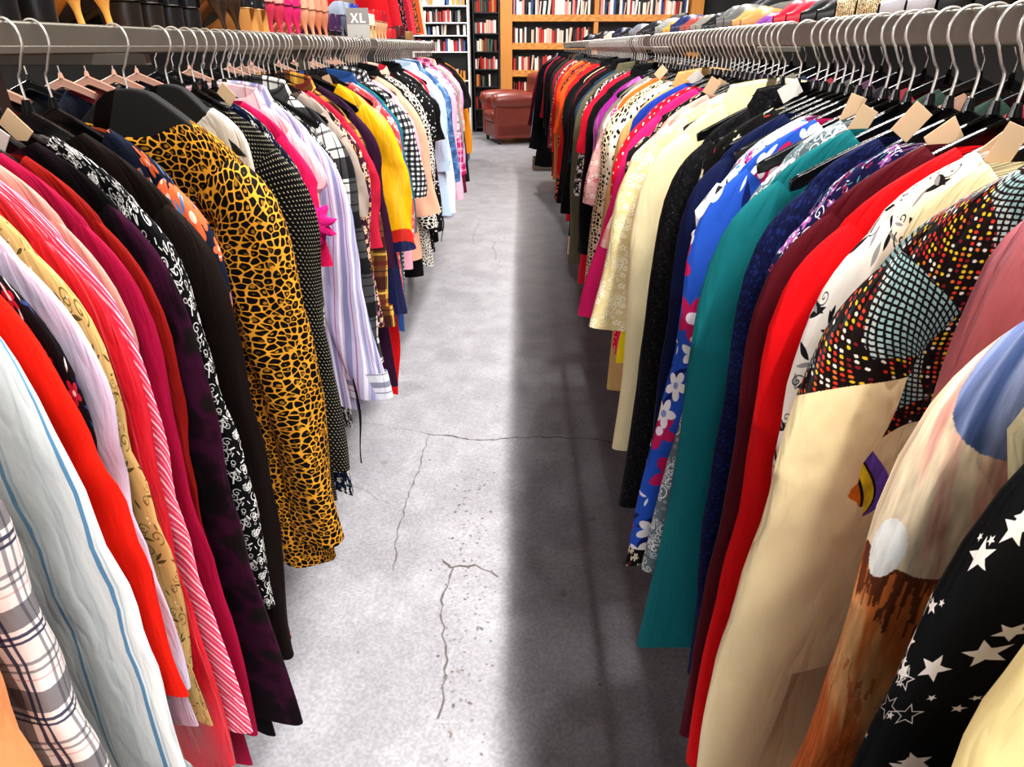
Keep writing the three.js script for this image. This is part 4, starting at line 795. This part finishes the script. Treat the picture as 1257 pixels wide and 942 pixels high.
// ---------------------------------------------------------------- shoes
// heel at x = 0, toe at +x, sole on y = 0
function shoeGeometry(kind) {
  const heel = { pump: 0.085, flat: 0.008, loafer: 0.022, boot: 0.045, wedge: 0.06 }[kind], L = 0.245;
  const lift = (t) => 0.006 + heel * (1 - smooth(0.12, 0.68, t));
  const w = (t) => lerp(0.027, 0.026, smooth(0, 0.3, t)) + 0.016 * smooth(0.35, 0.72, t) - 0.028 * smooth(0.8, 1, t) ** 1.6;
  const hgt = (t) => (kind === 'boot' || kind === 'loafer' ? 0.062 : 0.052) - (kind === 'pump' ? 0.024 : 0.006) * smooth(0.1, 0.4, t) + 0.006 * smooth(0.5, 0.7, t) - 0.03 * smooth(0.72, 1, t) ** 1.5;
  const closed = (t) => kind === 'boot' ? smooth(0.34, 0.44, t) : kind === 'loafer' ? smooth(0.44, 0.54, t) : smooth(0.66, 0.76, t);
  const upper = gridGeometry(14, 24, (a, s) => {
    const t = s, W = w(t) * (s === 0 ? 0.45 : s === 1 ? 0.3 : 1), H = hgt(t), c = closed(t), y0 = lift(t);
    const half = a < 0.5 ? a * 2 : (1 - a) * 2, sg = a < 0.5 ? -1 : 1;
    const pts = [[W * 0.9, 0], [W, H * 0.35], [W * 0.97, H * 0.7], [W * 0.86, H], [lerp(W * 0.78, W * 0.5, c), lerp(H, H * 1.1, c)], [lerp(W * 0.74, W * 0.25, c), lerp(H * 0.4, H * 1.16, c)], [lerp(W * 0.6, 0.0, c), lerp(0.004, H * 1.18, c)], [0, lerp(0.004, H * 1.18, c)]];
    const f = half * 7, i = Math.min(6, Math.floor(f)), k = f - i, q = [lerp(pts[i][0], pts[i + 1][0], k), lerp(pts[i][1], pts[i + 1][1], k)];
    return [t * L, y0 + q[1], sg * q[0], t, a];
  });
  const sole = gridGeometry(10, 24, (a, s) => { const W = w(s) * 1.04, an = a * 6.283, th = kind === 'pump' ? 0.004 : 0.007; return [s * (L + 0.004) - 0.002, lift(s) + 0.002 + th * 0.5 * Math.sin(an) * (s === 0 || s === 1 ? 0 : 1), W * Math.cos(an) * (s === 0 || s === 1 ? 0.3 : 1), s, a]; }, true);
  let heelG;
  if (kind === 'pump') heelG = gridGeometry(12, 10, (a, s) => { const an = a * 6.283, q = lerp(1, 0.22, smooth(0, 0.75, s)); return [0.026 - 0.012 * s + 0.026 * q * Math.cos(an), (heel + 0.004) * (1 - s), 0.024 * q * Math.sin(an), a, s]; }, true);
  else if (kind === 'wedge') heelG = gridGeometry(10, 16, (a, s) => { const t = s * 0.66, an = a * 6.283, y = lift(t), up = Math.sin(an) > 0; return [t * L + 0.002, up ? y : 0.0, w(t) * 0.98 * Math.cos(an), t, a]; }, true);
  else heelG = gridGeometry(16, 4, (a, q) => { const an = a * 6.283, c = Math.cos(an), k = 1 + 0.1 * q; return [0.036 + (c < 0 ? 0.034 * c : 0.03 * Math.min(1, c * 3)) * k, (heel + 0.004) * q, 0.025 * k * Math.sin(an), a, q]; }, true);
  const shaft = kind !== 'boot' ? null : gridGeometry(18, 12, (a, s) => { const an = a * 6.283, q = 1 + 0.25 * s; return [0.055 - 0.01 * s + 0.05 * q * Math.cos(an) * (1 + 0.03 * Math.sin(s * 16)), lift(0.2) + 0.045 + 0.26 * s, 0.036 * q * Math.sin(an), a, s]; }, true);
  return { upper, sole, heel: heelG, shaft };
}
const SHOES = {}; for (const k of ['pump', 'flat', 'loafer', 'boot', 'wedge']) SHOES[k] = shoeGeometry(k);
const leatherCache = {};
const leather = (c) => leatherCache[c] ??= (PAT[c] ? cloth(c) : new THREE.MeshStandardMaterial({ color: c, roughness: 0.35, side: THREE.DoubleSide }));
function shoePair(kind, colName, col, heelCol, at, turn, place, before, after) {
  const word = { pump: 'high heel pump', flat: 'flat ballet shoe', loafer: 'loafer', boot: 'tall boot', wedge: 'wedge shoe' }[kind], name = { pump: 'pump_shoe', flat: 'flat_shoe', loafer: 'loafer', boot: 'boot', wedge: 'wedge_shoe' }[kind];
  for (const s of [-1, 1]) {
    const next = s > 0 ? before : after, beside = next ? `next to the ${next} pair` : 'at the end of the board';
    const t = thing(name, `${colName} ${word} ${place} ${beside}`, kind === 'boot' ? 'boot' : 'shoe', [at[0], at[1], at[2] + s * 0.0452], turn, `${colName} pair ${place}`);
    const S = SHOES[kind];
    part('upper', S.upper, leather(col), t); part('sole', S.sole, leather(heelCol === col ? '#1a1614' : heelCol), t); part('heel', S.heel, leather(heelCol), t);
    if (S.shaft) part('shaft', S.shaft, leather(col), t);
  }
}
{
  // over the XL rack: heels turned to the aisle
  const rows = [
    [0.98, 'boot', 'black leather', '#0b0b0c', '#0b0b0c'], [1.13, 'boot', 'black suede', '#101012', '#0b0b0c'], [1.32, 'pump', 'tan', '#c98a3c', '#d19a48'], [1.48, 'boot', 'dark brown', '#17100c', '#17100c'], [1.64, 'boot', 'charcoal', '#141517', '#0d0d0e'],
    [1.97, 'pump', 'chestnut', '#7a3f1c', '#2a1a10'], [2.12, 'wedge', 'black and tan', '#101012', '#c08a4a'], [2.27, 'pump', 'blush', '#d9a494', '#c23050'], [2.42, 'pump', 'hot pink', '#d0206a', '#d0206a'], [2.57, 'pump', 'nude patent', '#e0a484', '#d89a78'], [2.72, 'pump', 'salmon', '#d98e70', '#c98060'],
    [2.87, 'loafer', 'plum', '#3a1c44', '#141014'], [3.05, 'pump', 'silver grey', '#9aa4b4', '#5a6478'], [3.2, 'pump', 'cobalt and cream', '#2a3a9c', '#e6d8c0'], [3.38, 'loafer', 'black patent', '#0c0c0e', '#0c0c0e'], [3.6, 'wedge', 'ivory', '#e2d6c4', '#c8a878'], [3.85, 'pump', 'scarlet', '#c4141c', '#d8ac80'], [4.1, 'pump', 'crimson', '#a81428', '#d8ac80'],
    [4.4, 'flat', 'red', '#b8202c', '#181414'], [4.75, 'loafer', 'maroon', '#4a1018', '#141010'], [5.1, 'flat', 'bronze', '#8c6a3c', '#181410'],
  ];
  const space = (list) => list.forEach((q, i) => { if (i) q[0] = Math.max(q[0], list[i - 1][0] + 0.181); });
  space(rows);
  rows.forEach(([D, kind, n, col, hc], i) => shoePair(kind, n, col, hc, [LX - 0.09, LY + 0.0365, -D], Math.PI, 'above the XL rack', rows[i - 1]?.[2], rows[i + 1]?.[2]));
  // over the other rack: toes point at the aisle
  const rows2 = [
    [0.92, 'boot', 'black leather', '#0b0b0c', '#0b0b0c'], [1.06, 'loafer', 'black patent', '#0c0c0e', '#0c0c0e'], [1.2, 'flat', 'silver', '#a8a8b0', '#2a2a2c'], [1.34, 'loafer', 'leopard print', 'leopard_cream', '#1a1410'], [1.48, 'wedge', 'black and tan', '#101012', '#d8984c'], [1.62, 'flat', 'crimson', '#b8142c', '#181414'], [1.76, 'pump', 'violet', '#6a2c7c', '#c8a070'], [1.9, 'flat', 'camel', '#b8864c', '#e0c090'],
    [2.06, 'loafer', 'grey', '#5c5c58', '#1a1a1a'], [2.2, 'wedge', 'black and cork', '#121214', '#b48a5c'], [2.36, 'flat', 'pewter', '#77746a', '#26241f'], [2.52, 'flat', 'brick', '#8c3c34', '#201614'], [2.7, 'loafer', 'navy', '#1c2450', '#101014'], [2.9, 'flat', 'mustard', '#b08a3c', '#201a10'], [3.15, 'loafer', 'ash grey', '#8a8a84', '#1a1a1a'], [3.4, 'flat', 'jet black', '#0d0d0f', '#0d0d0f'],
    [3.65, 'loafer', 'charcoal', '#1c1c20', '#0d0d0f'], [3.95, 'wedge', 'dark brown', '#241610', '#6a4c30'], [4.3, 'loafer', 'steel grey', '#6c7078', '#18181a'], [4.7, 'flat', 'black suede', '#121214', '#0d0d0f'], [5.1, 'loafer', 'dark navy', '#10142c', '#0d0d0f'], [5.6, 'flat', 'ivory', '#c8bca8', '#2a2620'], [6.2, 'loafer', 'espresso', '#1c120c', '#0d0d0f'], [6.8, 'flat', 'slate', '#2c3038', '#0d0d0f'], [7.5, 'loafer', 'midnight', '#0c0f18', '#0d0d0f'],
  ];
  space(rows2);
  rows2.forEach(([D, kind, n, col, hc], i) => shoePair(kind, n, col, hc, [RX + 0.085 + 0.255, RY + 0.0365, -D], Math.PI, 'on the shoe shelf', rows2[i - 1]?.[2], rows2[i + 1]?.[2]));
}

// ---------------------------------------------------------------- dresses on the high rail beyond the XL rack
{
  const X = -1.3, t = thing('high_rack', 'tall wooden rack of red dresses beyond the XL rack', 'clothes rack', [X, 0, -7.05]);
  for (const z of [-1.35, 1.35]) part('post', rbox(-0.05, 0.05, 0, 2.75, z - 0.04, z + 0.04, 0.006), M.greyWood, t);
  const rail = new THREE.CylinderGeometry(0.016, 0.016, 2.7, 12); rail.rotateX(Math.PI / 2); rail.translate(0, 2.6, 0);
  part('rail', rail, M.steel, t);
  part('shelf_board', rbox(-0.12, 0.22, 1.525, 1.55, -1.31, 1.31, 0.004), M.oak, t);
  const items = [['#c4141c', 'scarlet'], ['#b01020', 'cherry red'], ['#d02028', 'poppy red'], ['dark_rose', 'rose printed black'], ['#a81428', 'ruby red'], ['polka_red', 'red polka dot'], ['rust_print', 'rust printed'], ['#d8501c', 'burnt orange'], ['#e6d6bc', 'ivory']];
  items.forEach(([c, n], i) => {
    const D = 5.9 + i * 0.27, pos = [X, 2.6 + 0.016 - 0.0395, -D];
    garment('left', [D, c, 'dress', n, `${n} dress on the tall wooden rack`, { len: 0.96, hem: 0.3 }], { th: 0.07, pos, yaw: -0.2, group: 'dresses on the tall wooden rack' });
    hanger('left', 'slim', `black hanger of the ${n} dress on the tall rack`, pos, -0.2, 'hangers on the tall wooden rack');
  });
}

// ---------------------------------------------------------------- bookcases on the back wall
const bookGeo = (() => {                                 // spine towards +z, unit size, foot at y = 0
  const s = new THREE.Shape(); s.moveTo(-0.5, -1); s.lineTo(0.5, -1); s.lineTo(0.5, -0.08); s.quadraticCurveTo(0, 0.06, -0.5, -0.08); s.closePath();
  const g = new THREE.ExtrudeGeometry(s, { depth: 1, bevelEnabled: false, curveSegments: 4 }); g.rotateX(-Math.PI / 2); g.scale(1, 1, -1);
  const idx = []; const n = g.attributes.position.count; for (let i = 0; i < n; i += 3) idx.push(i, i + 2, i + 1); g.setIndex(idx); g.computeVertexNormals();
  return g;
})();
const BOOKS = [['#e9e2d2', 'cream'], ['#f2efe8', 'white'], ['#b5281f', 'red'], ['#2c4a80', 'blue'], ['#17171a', 'black'], ['#c98a3a', 'ochre'], ['#d9b9a2', 'beige'], ['#6b2a2c', 'maroon'], ['#3f5a4a', 'green'], ['#8c8a86', 'grey'], ['#d98f86', 'pink'], ['#e0c95a', 'yellow']];
const bookMats = BOOKS.map(([c]) => new THREE.MeshStandardMaterial({ color: c, roughness: 0.6 }));
function bookRow(x0, x1, y, zFront, height, where, seed, palette, fill = 1) {
  const r = rng(seed), row = []; let x = x0;
  while (x < x1 - 0.05) {
    const w = 0.022 + 0.03 * r(), h = height * (0.72 + 0.28 * r()), k = palette[Math.floor(r() * palette.length)], lean = r() < 0.1 ? -0.1 : 0;
    if (r() > fill) { x += 0.09 * r(); continue; }
    if (x + w + (lean ? 0.05 : 0) > x1) break;
    const b = shade(new THREE.Mesh(bookGeo, bookMats[k])); b.name = numbered('book');
    b.position.set(x + w / 2 + (lean ? 0.004 : 0), y + (lean ? 0.003 : 0), zFront - 0.02 * r()); b.rotation.z = lean; b.scale.set(w * 0.96, h, 0.15); scene.add(b);
    row.push([b, BOOKS[k][1], lean]);
    x += w + (lean ? 0.04 : 0.001);
  }
  row.forEach(([b, c, lean], i) => tag(b, `${lean ? 'leaning ' : ''}${c} book ${row[i - 1] && row[i + 1] ? `between ${row[i - 1][1]} and ${row[i + 1][1]}` : `next to ${(row[i - 1] || row[i + 1] || ['', 'nothing'])[1]} at the end`}, ${where}`, 'book', `books on the ${where}`));
}
function bookcase(label, x0, x1, zBack, depth, height, shelves, mat, side, shelfThick, backMat) {
  const t = thing('bookcase', label, 'bookcase', [x0, 0, zBack]), W = x1 - x0;
  part('side_panel', rbox(0, side, 0, height, 0, depth, 0.003), mat, t); part('side_panel', rbox(W - side, W, 0, height, 0, depth, 0.003), mat, t);
  part('back_panel', box(side, W - side, 0, height, 0, 0.012), backMat, t);
  for (const y of shelves) part('shelf', rbox(side, W - side, y - shelfThick, y, 0.012, depth - 0.005, 0.003), mat, t);
  part('top_board', rbox(side, W - side, height - 0.03, height, 0.012, depth, 0.003), mat, t);
  return t;
}
{
  const zb = -14.19;
  // white metal bookcase
  const wz = -13.6, ws = [0.1, 0.52, 0.95, 1.42, 1.68, 1.88, 2.14, 2.5];
  bookcase('white metal bookcase full of thin paperbacks', -1.95, -0.93, wz, 0.32, 2.8, ws, M.whitePaint, 0.03, 0.02, M.blackPaint);
  ws.forEach((y, i) => { if (i > 0 && i < 7) bookRow(-1.85, -0.98, y + 0.0005, wz + 0.28, Math.min(0.21, (ws[i + 1] - y) * 0.85), ['', 'low', 'second', 'third', 'fourth', 'fifth', 'sixth', ''][i] + ' shelf of the white bookcase', 300 + i, i % 2 ? [0, 1, 2, 3, 9, 4, 7, 1] : [0, 1, 5, 10, 9, 6, 3], i === 4 ? 0.4 : 0.95); });
  // black bookcase
  const bs = [0.1, 0.42, 0.82, 1.12, 1.42, 1.72, 2.06, 2.45];
  bookcase('black wooden bookcase between the white and the oak one', -0.9, -0.4, zb, 0.32, 2.8, bs, M.blackPaint, 0.025, 0.02, M.blackPaint);
  bs.forEach((y, i) => { if (i > 0 && i < 7) bookRow(-0.87, -0.43, y + 0.0005, zb + 0.28, 0.22, ['', 'low', 'second', 'third', 'fourth', 'fifth', 'sixth', ''][i] + ' shelf of the black bookcase', 400 + i, i % 2 ? [0, 1, 2, 6, 9, 10] : [4, 7, 0, 8, 2, 5], i < 3 ? 0.6 : 0.96); });
  // oak bookcase
  const os = [0.15, 0.66, 1.1, 1.56, 2.02, 2.5];
  const oak = bookcase('wide oak bookcase behind the armchair', -0.39, 3.3, zb, 0.34, 2.8, os, M.oak, 0.22, 0.11, M.blackPaint);
  part('divider', rbox(1.72, 1.8, 0, 2.77, 0.012, 0.32, 0.003), M.oak, oak);
  [[1, -0.15, 0.8], [2, -0.15, 0.9], [3, -0.15, 1.3], [4, -0.15, 1.3], [4, 1.43, 3.05]].forEach(([i, a, b], k) => bookRow(a, b, os[i] + 0.0005, zb + 0.29, 0.26, ['', 'low', 'second', 'third', 'fourth', ''][i] + ' shelf of the oak bookcase', 500 + k, i === 4 ? [0, 1, 0, 2, 6, 4, 10, 1, 3] : [0, 4, 7, 6, 2, 0], 0.97));
  // low oak end panel and its dark green plinth beyond the XL rack
  const t = thing('low_bookcase', 'low oak bookcase end with dark green side beyond the XL rack', 'bookcase', [-1.02, 0, -9.9]);
  part('end_panel', rbox(0, 0.25, 0, 0.95, -0.03, 0, 0.003), M.oak, t);
  part('side_panel', rbox(0.225, 0.25, 0, 0.95, -0.6, -0.031, 0.003), new THREE.MeshStandardMaterial({ color: 0x0f2a24, roughness: 0.5 }), t);
  part('top_board', rbox(0, 0.25, 0.951, 0.97, -0.6, 0, 0.003), M.oak, t);
  part('back_panel', rbox(0, 0.02, 0, 0.95, -0.6, -0.031, 0.003), M.oak, t);
}

// ---------------------------------------------------------------- armchair: faces -x, seen from the side
{
  const hide = dataTexture(256, 256, (u, v) => mix3([92, 28, 16], [138, 48, 28], 0.35 + 0.5 * fbm(u, v, 8, 4, 3)));
  const m = new THREE.MeshPhysicalMaterial({ map: hide, roughness: 0.38, clearcoat: 0.25, clearcoatRoughness: 0.35 });
  const t = thing('armchair', 'red brown leather club armchair in front of the oak bookcase', 'armchair', [-0.12, 0, -12.5], 0.3); t.scale.setScalar(1.12);
  part('base', rbox(-0.4, 0.42, 0.08, 0.3, -0.4, 0.4, 0.03, 4), m, t);
  part('seat_cushion', rbox(-0.43, 0.25, 0.3, 0.46, -0.25, 0.25, 0.06, 5), m, t);
  for (const s of [-1, 1]) {
    const arm = part('arm', rbox(-0.41, 0.36, 0.1, 0.58, s > 0 ? 0.255 : -0.4, s > 0 ? 0.4 : -0.255, 0.03, 4), m, t);
    const roll = gridGeometry(24, 20, (a, q) => { const an = a * 6.283, e = Math.sin(clamp(q * 1.02) * Math.PI) ** 0.18, R = 0.125 * (q === 0 || q === 1 ? 0.02 : e) * (1 + 0.12 * (1 - q)); return [lerp(-0.47, 0.38, q), 0.62 + R * 0.9 * Math.sin(an), s * 0.345 + R * Math.cos(an), a, q]; }, true);
    part('arm_roll', roll, m, arm);
    part('front_seam', rbox(-0.405, 0.35, 0.295, 0.305, s > 0 ? 0.396 : -0.404, s > 0 ? 0.404 : -0.396, 0.003), m, arm);
  }
  const back = gridGeometry(28, 20, (a, q) => { const an = a * 6.283, y = lerp(0.25, 1.0, q), th = 0.1 + 0.05 * smooth(0.7, 0.95, q), e = q === 1 ? 0.02 : q > 0.9 ? Math.sqrt(1 - ((q - 0.9) / 0.1) ** 2 * 0.9) : 1, cx = 0.3 + 0.14 * q; return [cx + th * e * Math.sign(Math.cos(an)) * Math.abs(Math.cos(an)) ** 0.6, y, (0.41 - 0.05 * q * q) * e * Math.sign(Math.sin(an)) * Math.abs(Math.sin(an)) ** 0.4, a * 2, q]; }, true);
  part('backrest', back, m, t);
  for (const [x, z] of [[-0.34, -0.34], [-0.34, 0.34], [0.36, -0.34], [0.36, 0.34]]) { const f = new THREE.CylinderGeometry(0.03, 0.022, 0.085, 12); f.translate(x, 0.0425, z); part('foot', f, M.blackPaint, t); }
}
// low crate under the winter coats
{
  const t = thing('wooden_crate', 'low brown wooden crate under the winter coats', 'crate', [0.36, 0, -9.55]);
  for (const y of [0.005, 0.08]) { part('slat', rbox(-0.2, 0.2, y, y + 0.06, 0.14, 0.152, 0.002), M.greyWood, t); part('slat', rbox(-0.2, 0.2, y, y + 0.06, -0.152, -0.14, 0.002), M.greyWood, t); part('end_board', rbox(-0.2, -0.188, y, y + 0.06, -0.14, 0.14, 0.002), M.greyWood, t); part('end_board', rbox(0.188, 0.2, y, y + 0.06, -0.14, 0.14, 0.002), M.greyWood, t); }
  part('bottom_board', rbox(-0.188, 0.188, 0, 0.012, -0.14, 0.14, 0.002), M.greyWood, t);
}

renderer.render(scene, camera);
